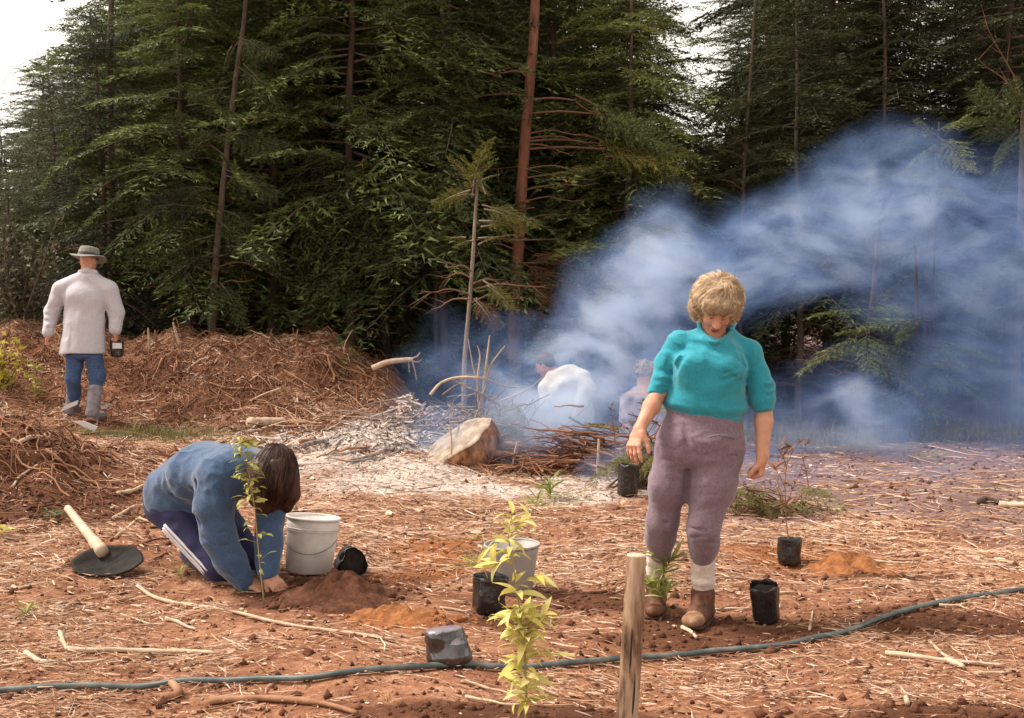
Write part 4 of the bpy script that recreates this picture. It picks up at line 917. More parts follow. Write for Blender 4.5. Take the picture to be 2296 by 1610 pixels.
g0 = G(408, 1306); D = depth(g0); seedling('pale dry tuft beside the kneeling person\'s knee', g0, [(404, 1290), (400, 1278)], D, M_STEM, [leaf_mesh('leaf', .08, .006, .6, .2, leafmat('tuft_dry', [(.2, (.25, .20, .08)), (.8, (.45, .38, .18))]), 4)], 34, 82, .0, (.6, 1.2), (.2, 1.3), 'grass_tuft')
L_WISP = [leaf_mesh('leaf', .14, .006, b_, .2, M_SAPG, 5) for b_ in (.4, .9)]
D = depth(c_soft); seedling('wispy yellowish plant leaning out of the bag before the grey bucket', c_soft+np.array([0, .02, .15]), [(1085, 1270), (1082, 1220), (1084, 1190)], D+.05, M_STEM, L_WISP, 40, 83, .1, (.6, 1.3), (-.1, 1.2), side=[(1090, 1285, 1050, 1265, .1), (1088, 1280, 1040, 1275, .05)])
g0 = G(62, 1385); D = depth(g0); seedling('sparse yellow green weed at the lower left', g0, [(58, 1375), (55, 1365)], D, M_STEM, L_GR, 14, 84, .05, (.4, .8), (.1, 1.0))

# buckets
M_WHITE = pm('white_plastic', [(.3, (.55, .47, .44)), (.55, (.70, .63, .60)), (.8, (.76, .70, .67))], 7, .45, .1, 30, .002, spec=.4)
M_GREYP = pm('grey_plastic', [(.3, (.27, .235, .225)), (.7, (.38, .34, .325))], 6, .5, .1, 30, .002, spec=.4)
M_WIRE = pm('bucket_wire', [(.3, (.16, .14, .14)), (.7, (.28, .25, .24))], 9, .5, 0, metal=.6)
def bucket(label, c, r0, r1, h, mat, tilt, rings=True, handle=True, rot=0.0):
    e = thing('bucket', label, 'bucket', c); M = np.array(Euler((R(tilt[0]), R(tilt[1]), rot)).to_matrix())
    pr = [(.0005, .004), (r0*.93, .004), (r0, .008), (r0+(r1-r0)*.5, h*.5), (r0+(r1-r0)*.80, h*.80), (r1*1.0, h*.97), (r1*.985, h*.97), (r0*.96, .02), (.0005, .018)]
    v, f = lathe(pr, 40); obj('body', xf(v, M, c), f, mat, e)
    v, f = lathe([(r1*.985, h*.955), (r1*1.045, h*.955), (r1*1.055, h*.975), (r1*1.045, h*.998), (r1*1.0, h), (r1*.975, h*.985), (r1*.985, h*.955)], 40); obj('rim', xf(v, M, c), f, mat, e)
    if rings:
        for z in (.80, .765):
            r = r0+(r1-r0)*z; v, f = lathe([(r*1.0, h*(z-.012)), (r*1.04, h*(z-.010)), (r*1.045, h*z), (r*1.0, h*(z+.004))], 40); obj('rib', xf(v, M, c), f, mat, e)
    if handle:
        a = np.linspace(math.pi+.28, 2*math.pi-.28, 24); q = np.stack([np.cos(a)*r1*1.06, np.sin(a)*r1*.62-.055, h*.74+np.sin(a)*h*.36 + .0*a], 1); q[:, 1] = -np.sqrt(np.maximum(0, (r1*1.045)**2-q[:, 0]**2)) - .004
        v, f = tube(q, .0022, 6); obj('handle', xf(v, M, c), f, M_WIRE, e)
    return e
c = G(684, 1293); bucket('white plastic bucket behind the kneeling person\'s hands', c+np.array([0, .11, 0]), .127, .145, .31, M_WHITE, (-4, 5))
c = G(1150, 1338); bucket('grey plastic bucket partly hidden by the foreground sapling', c+np.array([0, .09, 0]), .100, .142, .258, M_GREYP, (0, -1), False, False)

# shovel
M_BLADE = pm('blade_black', [(.3, (.008, .006, .005)), (.7, (.020, .014, .011))], 16, .75, .6, 40, .006, spec=.2)
M_HANDLE = pm('handle_wood', [(.3, (.36, .25, .17)), (.6, (.52, .39, .29)), (.8, (.60, .48, .38))], 10, .7, .2, 50, .002, (1, 1, .2))
a0 = G(235, 1290); top = P(152, 1140, depth(a0)+.78); top[2] = max(top[2], tz(top[0], top[1])+.04)
e = thing('shovel', 'shovel with a black earth caked blade and a pale wooden handle', 'shovel', a0)
rg = np.random.default_rng(90)
cb = a0+np.array([0, .04, .070]); ax = unit(a0+np.array([0, 0, .05])-top); yb = unit(np.array([.10, .80, .46])); Mb = np.stack([np.array([1.0, 0, 0]), yb, np.cross([1, 0, 0], yb)], 1)
out_px = [(0, .198), (33, .165), (62, .138), (90, .122), (118, .138), (147, .165), (180, .198), (212, .160), (240, .130), (270, .112), (300, .130), (328, .160), (360, .198)]
na, nr_ = 56, 12; th = np.linspace(0, 2*np.pi, na+1)[:-1]; ro = np.interp(np.degrees(th), [q[0] for q in out_px], [q[1] for q in out_px])
rr_ = np.linspace(0, 1, nr_); Rr, T = np.meshgrid(rr_, th, indexing='ij'); x = Rr*np.cos(T)*ro[None]; y = Rr*np.sin(T)*ro[None]; z = .030*Rr**2.2 - .03 + .006*fbm(x*22, y*22, 0, 5, 2)*(1-Rr**4)
tp_ = np.stack([x, y, z], -1).reshape(-1, 3); bt_ = tp_ - np.array([0, 0, .007]); nv_ = len(tp_)
i = np.arange(nr_-1)[:, None]*na; j = np.arange(na)[None]; k = (j+1) % na; ft_ = np.stack([i+j, i+na+j, i+na+k, i+k], -1).reshape(-1, 4); jj_ = (nr_-1)*na+np.arange(na); kk_ = (nr_-1)*na+(np.arange(na)+1) % na
v = np.vstack([tp_, bt_]); f = np.vstack([ft_, ft_[:, ::-1]+nv_, np.stack([jj_, jj_+nv_, kk_+nv_, kk_], 1)]); obj('blade', xf(v, Mb, cb), f, M_BLADE, e)
h0 = cb + Mb@np.array([-.055, .07, .0]); q = curve([h0, h0*.5+top*.5, top], 18); v, f = tube(q, np.linspace(.031, .022, 18), 14, True, .02, rg); obj('handle', v, f, M_HANDLE, e)
q2 = curve([h0, h0+(top-h0)*.22], 5); v, f = tube(q2, np.array([.035, .036, .0355, .035, .033]), 14); obj('socket', v, f, M_HANDLE, e)

# long cane and named sticks on the ground
def stick(label, pix, r, mat, name='stick', lift=None, n=16, group=None, forks=()):
    c = ground_path(pix, r*.8 if lift is None else lift, n); e_ = None
    rg = np.random.default_rng(int(pix[0][0]*7+pix[0][1])); c[:, 2] = np.convolve(np.pad(c[:, 2], 2, 'edge'), np.ones(5)/5, 'valid')+.004
    rr = r*np.linspace(1.1, .7, n)*(1+.10*rg.normal(0, 1, n)); v, f = tube(c, rr, 8, True, .05, rg)
    o = obj(name, v, f, mat, loc=c[0]); tag(o, label, 'stick' if name != 'log' else 'log', group)
    return o
stick('long pale bamboo cane lying from the shovel towards the shiny bag', [(308, 1318), (345, 1345), (420, 1362), (560, 1388), (700, 1415), (885, 1441)], .0095, M_STICK, 'cane', n=30)
stick('bleached crooked stick lying flat at the lower left', [(150, 1462), (200, 1466), (290, 1466), (400, 1470), (492, 1472)], .012, M_STICK)
stick('short pale stub joined to the crooked stick at the lower left', [(134, 1424), (142, 1445), (150, 1464)], .010, M_STICK)
stick('pale forked piece below the crooked stick at the lower left', [(58, 1470), (90, 1488), (128, 1492)], .011, M_STICK)
stick('short pale stick below the middle of the bamboo cane', [(372, 1392), (410, 1405), (440, 1418)], .008, M_STICK)
stick('thin pale stick left of the bamboo cane', [(240, 1365), (300, 1390), (345, 1405)], .0055, M_STICK)
stick('brown broken branch lying against the hose', [(360, 1575), (400, 1562), (372, 1535)], .016, M_STICKB)
stick('curved brown branch along the bottom edge below the hose', [(470, 1580), (580, 1576), (660, 1578), (740, 1590), (800, 1608)], .013, M_STICKB)
stick('pale stick lying in front of the planter\'s toes', [(1530, 1412), (1548, 1422), (1562, 1436)], .010, M_STICK)
stick('upright pale sliver at the far end of the wet soil', [(1815, 1418), (1818, 1400), (1822, 1375)], .006, M_STICK)
stick('white stick lying at the lower right by the edge', [(1985, 1470), (2080, 1482), (2180, 1492), (2250, 1500)], .010, M_STICK)
stick('pale stick crossing the mulch right of the hose bend', [(2080, 1440), (2110, 1470), (2140, 1482)], .007, M_STICK)
stick('whitish chip of wood in the lower right mulch', [(2120, 1488), (2140, 1495), (2160, 1505)], .014, M_STICK)
stick('white log end at the far right of the trampled ground', [(2240, 1138), (2275, 1140), (2330, 1142)], .026, M_STICK)
stick('dark charred chunk of wood at the far right ground', [(2196, 1132), (2208, 1126), (2226, 1129), (2240, 1134)], .022, M_BARK_DARK)
stick('pale bent root on the left bank near the shovel handle', [(260, 1210), (300, 1170), (340, 1150)], .008, M_STICK)
stick('pale stick left of the kneeling person\'s hip', [(255, 1165), (300, 1140), (330, 1130)], .012, M_STICK)
stick('forked pale root on the near left bank', [(28, 1095), (40, 1075), (70, 1055), (85, 1048)], .010, M_STICK)
stick('pale broken branch right of the near left bank', [(262, 1112), (300, 1105), (345, 1093)], .016, M_STICK)
stick('straight brown pole lying at the left end under the walker\'s feet', [(24, 995), (60, 985), (110, 990)], .02, M_STICK)
stick('pale log lying on the bank between walker and fire', [(556, 962), (590, 958), (640, 956)], .055, M_STICK, 'log', .05)
stick('thin curved twig right of the white bucket', [(790, 1228), (800, 1250), (830, 1262)], .006, M_STICK)
stick('twig by the wet soil at the right', [(1380, 1322), (1350, 1330), (1320, 1332)], .007, M_STICKB)
# loose sticks nothing tells apart
rg = np.random.default_rng(95)
for k in range(150):
    d = rg.uniform(3.9, 11.5); x = rg.uniform(-.47, .47)*d
    L = np.clip(rg.lognormal(-1.6, .4), .10, .55); a = rg.normal(0, .7); q = []
    z_, _g = zone_at(np.array([x]), np.array([d]))
    if z_[0, 1] > .5: continue
    for s in np.linspace(-.5, .5, 5): q.append((x+math.cos(a)*L*s, d+math.sin(a)*L*s+rg.normal(0, .012)*L*4))
    q = curve(np.column_stack([np.array(q), np.zeros(5)]), 9); r = np.clip(rg.lognormal(-5.2, .35), .003, .010)
    q[:, 2] = terrain(q[:, 0], q[:, 1]) ; q[:, 2] = np.linspace(q[0, 2], q[-1, 2], 9)*.6 + q[:, 2]*.4 + r + .004
    v, f = tube(q, r*np.linspace(1.1, .6, 9), 6, True, .06, rg)
    tag(obj('stick', v, f, M_STICK if rg.uniform() < .6 else M_STICKB, loc=q[0]), 'loose dry stick lying in the mulch', 'stick', 'loose sticks scattered over the mulch')
# torn roots standing proud of the bank, each its own piece
ROOTS = [(412, 762, 388, 722, .022, 'thick pale root end leaning left on the bank\'s crest'), (670, 770, 668, 738, .010, 'thin upright root on the crest right of the bank\'s middle'), (335, 765, 332, 735, .016, 'short root stub on the crest beside the walker\'s bag'), (352, 772, 348, 740, .020, 'upright root end next to the thick leaning root'),
 (770, 775, 790, 740, .008, 'thin curved root on the crest near its right end'), (540, 765, 575, 745, .010, 'low arched root on the crest above the kneeling person'), (850, 800, 862, 768, .016, 'root stub at the right end of the bank'), (820, 870, 840, 840, .010, 'short root sticking out low near the bank\'s right end'),
 (560, 900, 630, 870, .012, 'slanting root on the bank\'s face above the pale log'), (470, 860, 560, 890, .014, 'downward slanting root on the bank\'s face left of the pale log'), (640, 880, 720, 940, .010, 'long root running down the face right of the pale log'), (800, 920, 830, 850, .010, 'upright root at the bank\'s foot left of the logs'),
 (300, 900, 360, 880, .010, 'flat root at the bank\'s foot right of the walker'), (700, 900, 760, 860, .009, 'thin rising root in the middle of the bank\'s right face'), (420, 830, 470, 800, .010, 'short rising root high on the bank\'s left face'), (610, 820, 650, 850, .010, 'short falling root high on the bank\'s middle face')]
for k, (px, py, ex, ey, r, lab) in enumerate(ROOTS):
    a = G(px, py) if py > 775 else None
    if a is None: a = P(px, py+14, 13.2); a[2] = min(a[2], tz(a[0], a[1])-.03)
    b0 = P(ex, ey, depth(a)-.1); b0[2] = max(b0[2], tz(b0[0], b0[1])+.02)
    q = curve([a, (a+b0)/2+rg.normal(0, .03, 3), b0], 8); v, f = tube(q, r*np.linspace(1.1, .55, 8), 7, True, .08, rg)
    tag(obj('root', v, f, M_STICKB if k % 2 else M_STICK, loc=a), lab, 'root', 'roots sticking out of the spoil bank')
# white scraps round the walker's boots
M_PLANK = pm('whitish_board', [(.3, (.50, .46, .47)), (.7, (.66, .62, .63))], 5, .7, .1)
def scrap(label, pix, th, lift, D):
    q = np.array([P(px, py, D) for px, py in pix]); n = unit(np.cross(q[1]-q[0], q[-1]-q[0]));  v = np.vstack([q, q+n*th]); k = len(q)
    f = [np.array([list(range(k)), list(range(2*k-1, k-1, -1))]), np.array([[(i+1) % k, i, i+k, (i+1) % k+k] for i in range(k)])]
    if k != 4: raise ValueError
    tag(obj('board', v, np.vstack(f), M_PLANK, loc=q[0], smooth=False), label, 'board')
scrap('whitish board propped under the walker\'s left boot', [(132, 925), (146, 908), (176, 897), (172, 908)], .02, 0, 11.75)
scrap('whitish board lying below the walker\'s boot', [(163, 945), (185, 944), (218, 957), (212, 968)], .02, 0, 11.2)
scrap('small white scrap right of the walker\'s gumboot', [(226, 912), (245, 903), (240, 915), (228, 918)], .015, 0, 12.0)

# soil heaps
def heap(name, label, c, rx, ry, h, mat, seed, amp=.022):
    n = 46; r = np.linspace(0, 1, n//2); th = np.linspace(0, 2*np.pi, n+1)[:-1]; v = []
    Rr, T = np.meshgrid(r, th, indexing='ij'); wob_ = 1+.22*fbm(np.cos(T)*1.6, np.sin(T)*1.6, 0, seed, 2)
    x = c[0]+Rr*np.cos(T)*rx*wob_; y = c[1]+Rr*np.sin(T)*ry*wob_
    z = terrain(x, y) - .02*Rr + h*np.exp(-(Rr*1.55)**2)*(1+.3*fbm(x*7, y*7, 0, seed, 2)) + amp*fbm(x*22, y*22, 0, seed+3, 3)*np.sqrt(1-Rr*.9) + .006*vnoise(x*70, y*70, 0, seed+5) - .02*sstep(.85, 1, Rr)
    i = np.arange(len(r)-1)[:, None]*n; j = np.arange(n)[None]; k = (j+1) % n
    tag(obj(name, np.stack([x, y, z], -1).reshape(-1, 3), np.stack([i+j, i+n+j, i+n+k, i+k], -1).reshape(-1, 4), mat, loc=c), label, 'soil heap')
c = G(765, 1345); heap('soil_heap', 'heap of freshly dug dark soil beside the kneeling person\'s hands', c+np.array([0, .04, 0]), .34, .30, .105, M_SOIL, 101)
c = G(880, 1388); heap('clay_heap', 'low spill of orange clay in front of the dark soil heap', c, .30, .22, .055, M_CLAY, 103)
c = G(1905, 1265); heap('clay_heap', 'low orange brown heap of dug clay at the right', c, .40, .26, .05, M_CLAY, 105)
# ------------------------------------------------------------------ fire heap
rg = np.random.default_rng(111)
M_CHAR = pm('ashy_log', [(.25, (.07, .05, .045)), (.45, (.22, .17, .16)), (.7, (.42, .35, .33))], 13, .95, .5, 40, .01, (1, 1, .5))
def log(label, pix, r, mat, dz=0.0, name='log', D=None):
    if D is None: q = np.array([G(px, py) for px, py in pix]); q[:, 2] += r*.7 + dz
    else: q = np.array([P(px, py, d_) for (px, py), d_ in zip(pix, D)])
    c = curve(q, 14); c = c + np.cumsum(rg.normal(0, .010, c.shape), 0); v, f = tube(c, r*np.linspace(1.15, .45, 14)*(1+.14*rg.normal(0, 1, 14)), 12, True, .16, rg); tag(obj(name, v, f, mat, loc=c[0]), label, 'log'); return c
log('thick ash grey log slanting from the left into the fire heap', [(925, 945), (860, 962), (780, 988), (690, 1018)], .042, M_CHAR, .03)
log('thin ash grey branch under the thick grey log', [(960, 985), (900, 1000), (800, 1018), (690, 1030)], .028, M_CHAR, .03)
log('thin bent grey root curling over the pale ash below the logs', [(900, 1010), (830, 1040), (760, 1050), (720, 1042)], .014, M_CHAR, .02)
log('thin dark charred branch along the near edge of the logs', [(870, 1000), (780, 1028), (700, 1048)], .012, M_STICKB, .02)
log('long thin root leading left from the fire heap', [(668, 1000), (740, 990), (810, 975)], .02, M_STICKB, .02)
log('grey branch lying on the white ash left of the stump', [(950, 990), (880, 1012), (790, 1045)], .026, M_CHAR, .03)
log('pale crooked branch over the top of the ash', [(880, 930), (800, 962), (720, 990)], .020, M_CHAR, .05)
# stump lying tipped up, its sawn face towards the sky
c0 = P(1022, 990, 10.35); ax = unit([-.52, -.28, .80]); M = frame(ax, (1, 0, .6))
e = thing('tree_stump', 'uprooted tree stump tipped so its broad sawn face shows', 'stump', (c0[0], c0[1], tz(c0[0], c0[1])))
def sj(v):
    a = np.arctan2(v[..., 1], v[..., 0]); q = 1+.14*vnoise(np.cos(a)*1.7, np.sin(a)*1.7, 0, 7)+.04*vnoise(np.cos(a)*5, np.sin(a)*5, v[..., 2]*6, 8); v[..., 0] *= q; v[..., 1] *= q*.82; v[..., 2] += .012*vnoise(v[..., 0]*7, v[..., 1]*7, v[..., 2]*9, 12); return v
v, f = lathe([(.36, .0), (.37, -.05), (.365, -.13), (.35, -.22), (.30, -.30), (.22, -.36), (.0005, -.38)][::-1], 40, jitter=sj); obj('trunk', xf(v, M, c0), f, pm('stump_side', [(.36, (.075, .035, .020)), (.50, (.26, .115, .058)), (.68, (.46, .25, .135))], 14, .9, 1.0, 24, .03, (1, 1, .5)), e)
v, f = lathe([(.372, -.006), (.365, .004), (.34, .0095), (.25, .006), (.12, .009), (.0005, .008)], 40, jitter=sj); obj('sawn_face', xf(v, M, c0), f, pm('stump_face', [(.34, (.19, .135, .10)), (.5, (.33, .25, .19)), (.7, (.45, .36, .285))], 9, .95, .5, 36, .010), e)
for k in range(9):
    a = rg.uniform(0, 6.3); st = c0 + M@np.array([math.cos(a)*.28, math.sin(a)*.24, -.24]); d = M@np.array([math.cos(a), math.sin(a), -.7])
    q = curve([st, st+d*.16+rg.normal(0, .03, 3), st+d*.32+rg.normal(0, .07, 3)+np.array([0, 0, -.04])], 8); q[:, 2] = np.maximum(q[:, 2], terrain(q[:, 0], q[:, 1])+.01)
    v, f = tube(q, np.linspace(.035, .008, 8)*rg.uniform(.6, 1.2), 8, True, .1, rg); obj('root', v, f, M_STICKB, e)
# burnt clod heap behind the stump
def mound(label, c, rx, ry, h, mat, seed, n=40):
    r = np.linspace(0, 1, 20); th = np.linspace(0, 2*np.pi, n+1)[:-1]; Rr, T = np.meshgrid(r, th, indexing='ij')
    x = c[0]+Rr*np.cos(T)*rx; y = c[1]+Rr*np.sin(T)*ry; z = terrain(x, y)+h*np.cos(Rr*1.57)**.8*(1+.35*fbm(x*5, y*5, 0, seed, 3))-.03*Rr
    i = np.arange(19)[:, None]*n; j = np.arange(n)[None]; k = (j+1) % n
    return tag(obj('ash_heap', np.stack([x, y, z], -1).reshape(-1, 3), np.stack([i+j, i+n+j, i+n+k, i+k], -1).reshape(-1, 4), mat, loc=c), label, 'ash heap')
M_ASH = pm('ash_white', [(.34, (.13, .09, .08)), (.46, (.34, .265, .235)), (.62, (.54, .46, .42))], 14, .95, .9, 50, .03)
mound('smouldering heap of pale ash and clods behind the stump', P(1000, 990, 11.5)*np.array([1, 1, 0]), 1.2, .75, .32, M_ASH, 121)
mound('grey ash bank left of the tipped stump', P(880, 1000, 11.0)*np.array([1, 1, 0]), .8, .5, .20, M_ASH, 122)
mound('brown earth clod heap over the grey logs', P(930, 940, 11.2)*np.array([1, 1, 0]), .70, .45, .36, pm('clod_brown', [(.3, (.16, .10, .075)), (.6, (.33, .23, .175)), (.8, (.46, .36, .29))], 8, .95, .8, 40, .02), 123)
# ash, charcoal and splinters over the heaps
rg = np.random.default_rng(125); n = 6500; c_ = P(960, 985, 11.2); x = c_[0]+rg.normal(0, .85, n); y = c_[1]+rg.normal(0, .42, n)
dg = bpy.context.evaluated_depsgraph_get()
hs_h = [o for o in COL.objects if o.name.startswith('ash_heap')]
def top_at(x, y):
    z = terrain(x, y)
    for o in hs_h:
        co = np.empty(len(o.data.vertices)*3); o.data.vertices.foreach_get('co', co); co = co.reshape(-1, 3)+np.array(o.location)
        for i0 in range(0, len(x), 3000):
            d2 = (x[i0:i0+3000, None]-co[None, :, 0])**2+(y[i0:i0+3000, None]-co[None, :, 1])**2; k = d2.argmin(1); ok = d2.min(1) < .0025
            z[i0:i0+3000] = np.where(ok, np.maximum(z[i0:i0+3000], co[k, 2]), z[i0:i0+3000])
    return z
z = top_at(x, y); ln = np.clip(rg.lognormal(-3.0, .7, n), .012, .45); w = np.clip(ln*rg.uniform(.03, .2, n), .002, .012)
v, f = blades(np.stack([x, y, z+.006], 1), rg.uniform(0, 6.3, n), rg.normal(0, .35, n), ln, w, rg.normal(0, .08, n)*ln, rg)
tag(obj('burnt_litter', v, f, M_ASHBIT, smooth=False), 'burnt splinters and ash flakes lying over the smouldering heaps', None, None, 'stuff')
M_BURNT = pm('burnt_branch', [(.2, (.10, .065, .05)), (.5, (.25, .18, .15)), (.8, (.42, .34, .30))], 3, .95, 0, island=.6)
def twigs(label, name, cat, c, size, n, L, r, mat, seed, dirs=None, elev=(-.1, .5), branch=8, parts_named='branch'):
    rg2 = np.random.default_rng(seed); e_ = thing(name, label, cat, c); out = []
    for k in range(n):
        p = np.asarray(c)+rg2.normal(0, .45, 3)*np.array(size); p[2] = c[2]+abs(rg2.normal(0, .5))*size[2]
        a = rg2.uniform(0, 6.3) if dirs is None else dirs+rg2.normal(0, .7); el = rg2.uniform(*elev); l = L*rg2.uniform(.5, 1.2)
        d = np.array([math.cos(a)*math.cos(el), math.sin(a)*math.cos(el), math.sin(el)])
        q = p + np.linspace(-.5, .5, 6)[:, None]*d*l + np.cumsum(rg2.normal(0, .012, (6, 3)), 0); q[:, 2] = np.maximum(q[:, 2], terrain(q[:, 0], q[:, 1])+.004)
        out.append(tube(q, r*np.linspace(1.2, .4, 6)*rg2.uniform(.5, 1.5), 5, False))
    for vv, ff in out[:branch]: obj(parts_named, vv, ff, mat, e_)
    v, f = join(out[branch:]); obj('twig_mass', v, f, mat, e_)['kind'] = 'stuff'; return e_
def sprays(e_, c, size, n, L, mat, seed, el=(-.3, .4)):
    rg2 = np.random.default_rng(seed); tri = []
    for k in range(n):
        a = rg2.uniform(0, 6.3); p = np.asarray(c)+rg2.normal(0, .4, 3)*np.array(size); ee = rg2.uniform(*el)
        q, ax_ = place_bough(BOUGH_FINE[rg2.integers(5)], p, p+np.array([math.cos(a)*math.cos(ee), math.sin(a)*math.cos(ee), math.sin(ee)])*L*rg2.uniform(.6, 1.2), rg2.normal(0, .6), 1.3); tri.append(q)
    q = np.concatenate(tri); obj('foliage', q, np.arange(len(q)).reshape(-1, 3), mat, e_, smooth=False)
c = G(1310, 1050); e = twigs('brown heap of cut twigs beside the smoke, butts pointing left', 'brush_pile', 'brush pile', c, (.50, .35, .30), 230, .62, .0085, M_ROOTS, 131, math.pi, (-.15, .35), 14)
c = G(1452, 1092); e = twigs('olive green brushwood behind the planter\'s leg', 'brush_pile', 'brush pile', c, (.22, .25, .40), 60, .5, .006, M_DEAD, 132, None, (0, 1.2), 6); sprays(e, c+np.array([0, 0, .22]), (.25, .25, .35), 26, .42, leafmat('brush_olive', [(.2, (.07, .065, .02)), (.5, (.15, .13, .045)), (.8, (.26, .22, .09))], .2), 133)
c = G(1690, 1150); e = twigs('low green and brown brushwood right of the planter\'s knee', 'brush_pile', 'brush pile', c, (.30, .3, .16), 60, .5, .006, M_DEAD, 134, None, (-.1, .5), 6); sprays(e, c+np.array([0, 0, .08]), (.3, .3, .16), 22, .36, MATS['brush_olive'], 135)
c = G(1190, 1062); twigs('small heap of red brown twigs right of the stump', 'brush_pile', 'brush pile', c, (.45, .25, .16), 90, .45, .006, M_ROOTS, 136, None, (-.1, .5), 8)
c = P(1140, 955, 11.0); c[2] = tz(c[0], c[1])+.3; e = twigs('yellow green scorched fronds above the stump', 'brush_pile', 'brush pile', c, (.2, .2, .2), 30, .4, .006, M_DEAD, 137, None, (0, 1.0), 5); sprays(e, c, (.2, .2, .2), 12, .4, M_NEEDLE_YEL, 138)
c = P(1075, 960, 11.0); c[2] = tz(c[0], c[1])+.05; twigs('grey brown tangle of burnt branches round the forked sapling', 'brush_pile', 'brush pile', c, (.55, .35, .55), 120, .75, .008, M_BURNT, 151, None, (-.1, .9), 14)
c = P(890, 950, 11.2); c[2] = tz(c[0], c[1])+.05; twigs('grey tangle of burnt roots above the slanting grey log', 'brush_pile', 'brush pile', c, (.55, .35, .30), 130, .6, .008, M_BURNT, 152, math.pi, (-.3, .3), 12)
c = P(735, 960, 11.8); c[2] = tz(c[0], c[1]); twigs('straw coloured heap of dry roots at the foot of the bank', 'brush_pile', 'brush pile', c, (.6, .35, .2), 150, .5, .006, M_STRAW, 139, None, (-.1, .6), 8)
# dead forked sapling and branches sticking out of the heap
def branch(label, segs, D, mat, name='dead_branch'):
    q0 = P(*segs[0][0][0], D); e_ = thing(name, label, 'branch', q0)
    for pix, r0, r1 in segs:
        c = curve([P(px, py, D) for px, py in pix], 10); v, f = tube(c, np.linspace(r0, r1, 10), 7, True, .06, rg); obj('limb', v, f, mat, e_)
branch('dead forked sapling standing in the smoking heap', [([(1068, 985), (1076, 930), (1086, 850), (1092, 800), (1098, 752)], .018, .007), ([(1088, 850), (1104, 812), (1132, 776)], .011, .005), ([(1076, 930), (1070, 860), (1076, 800), (1070, 775)], .012, .005), ([(1076, 935), (1092, 955)], .009, .005)], 11.0, M_STICK)
branch('arched bare branch leaning left from the smoking heap', [([(965, 885), (990, 858), (1030, 846), (1086, 848)], .016, .012)], 11.0, M_STICK)
branch('snapped trunk end jutting right out of the spoil bank', [([(835, 826), (866, 813), (900, 808), (926, 806)], .036, .026), ([(916, 806), (934, 800), (942, 790)], .012, .006), ([(920, 808), (936, 812), (946, 806)], .010, .005), ([(924, 808), (930, 830), (934, 852)], .009, .004), ([(916, 810), (918, 835)], .008, .004)], 12.85, M_STICK)
branch('thin white stake in front of the twig heap', [([(1339, 1062), (1341, 1020), (1343, 984)], .012, .011)], 10.0, M_STICK)
branch('pale stick standing left of the twig heap', [([(1150, 1050), (1154, 1015), (1160, 990)], .010, .008)], 10.2, M_STICK)
branch('pale stick in front of the stump face', [([(1012, 1020), (1012, 985), (1008, 955)], .009, .008)], 10.0, M_STICK)
branch('dark pole slanting over the ash by the white jacket', [([(1275, 935), (1310, 955), (1345, 975)], .012, .010)], 10.8, M_BARK_GREY)
# dark seedlings in the smoke beside the planter's hand
L_DK = [leaf_mesh('leaf', .07, .022, b_, .3, M_REDLEAF, 4) for b_ in (.3, .9)]
g0 = G(1420, 1085); D = depth(g0); seedling('tall thin dark leaved seedling beside the planter\'s hand', g0, [(1425, 1040), (1432, 980), (1438, 930), (1440, 890)], D, M_STEMR, L_DK, 44, 140, .2, (.6, 1.1), (.1, 1), r=.006, side=[(1432, 985, 1410, 940, .05), (1436, 950, 1460, 900, 0), (1430, 990, 1395, 955, 0)])
g0 = G(1390, 1080); D = depth(g0); seedling('sparse dark twiggy seedling left of the planter\'s hand', g0, [(1384, 1030), (1378, 980), (1372, 930), (1370, 905)], D, M_STEMR, L_DK, 22, 141, .4, (.5, .9), (.1, 1), r=.006)
g0 = G(1815, 1110); seedling('dark twiggy seedling right of the planter\'s fist', g0, [(1808, 1060), (1800, 1020), (1812, 985)], depth(g0), M_STEMR, L_DK, 20, 142, .3, (.5, .9), (.0, .8), r=.005)

# ------------------------------------------------------------------ smoke drifting right from the fire
PUFF = [  # (px, py, depth, radius) to (px, py, depth, radius), weight
    ((1210, 980, 11.1, .50), (1330, 790, 11.6, .75), 1.55),
    ((1330, 790, 11.6, .75), (1480, 640, 11.9, .85), 1.0),
    ((1440, 650, 11.8, .60), (1480, 470, 12.2, .42), .62),
    ((1480, 650, 11.9, .80), (1750, 560, 12.4, .85), .70),
    ((1750, 560, 12.4, .80), (2010, 430, 12.8, .95), .52),
    ((1960, 470, 12.6, 1.0), (2420, 560, 13.0, 1.25), .46),
    ((2010, 620, 12.6, .9), (2460, 800, 12.8, 1.4), .46),
    ((1600, 1000, 11.0, .55), (1900, 930, 11.6, .75), .62),
    ((1900, 930, 11.6, .70), (2400, 880, 12.3, 1.10), .36),
    ((1000, 915, 11.2, .55), (1130, 820, 11.7, .55), .62),
    ((930, 800, 12.4, .32), (1010, 760, 12.5, .40), .30),
    ((1100, 1010, 10.8, .42), (1420, 1010, 10.8, .50), .60),
    ((1395, 900, 10.4, .42), (1490, 840, 10.5, .48), 1.35),
    ((1700, 1080, 9.6, .45), (2320, 1050, 10.4, .75), .20),
    ((1020, 965, 10.5, .42), (1270, 925, 10.6, .60), 1.0),
    ((1340, 1090, 9.5, .22), (1400, 1040, 9.6, .26), .55),
    ((1680, 1150, 8.8, .22), (1800, 1100, 9.2, .32), .25),
]
sm = SD()
for a, b, w in PUFF: sm.rc(P(a[0], a[1], a[2]), P(b[0], b[1], b[2]), a[3]*1.3, b[3]*1.3, .05)
v, f = sm.mesh(.14)
m = bpy.data.materials.new('smoke'); m.use_nodes = True; t = m.node_tree; t.nodes.clear()
out = t.nodes.new('ShaderNodeOutputMaterial'); pv = t.nodes.new('ShaderNodeVolumePrincipled')
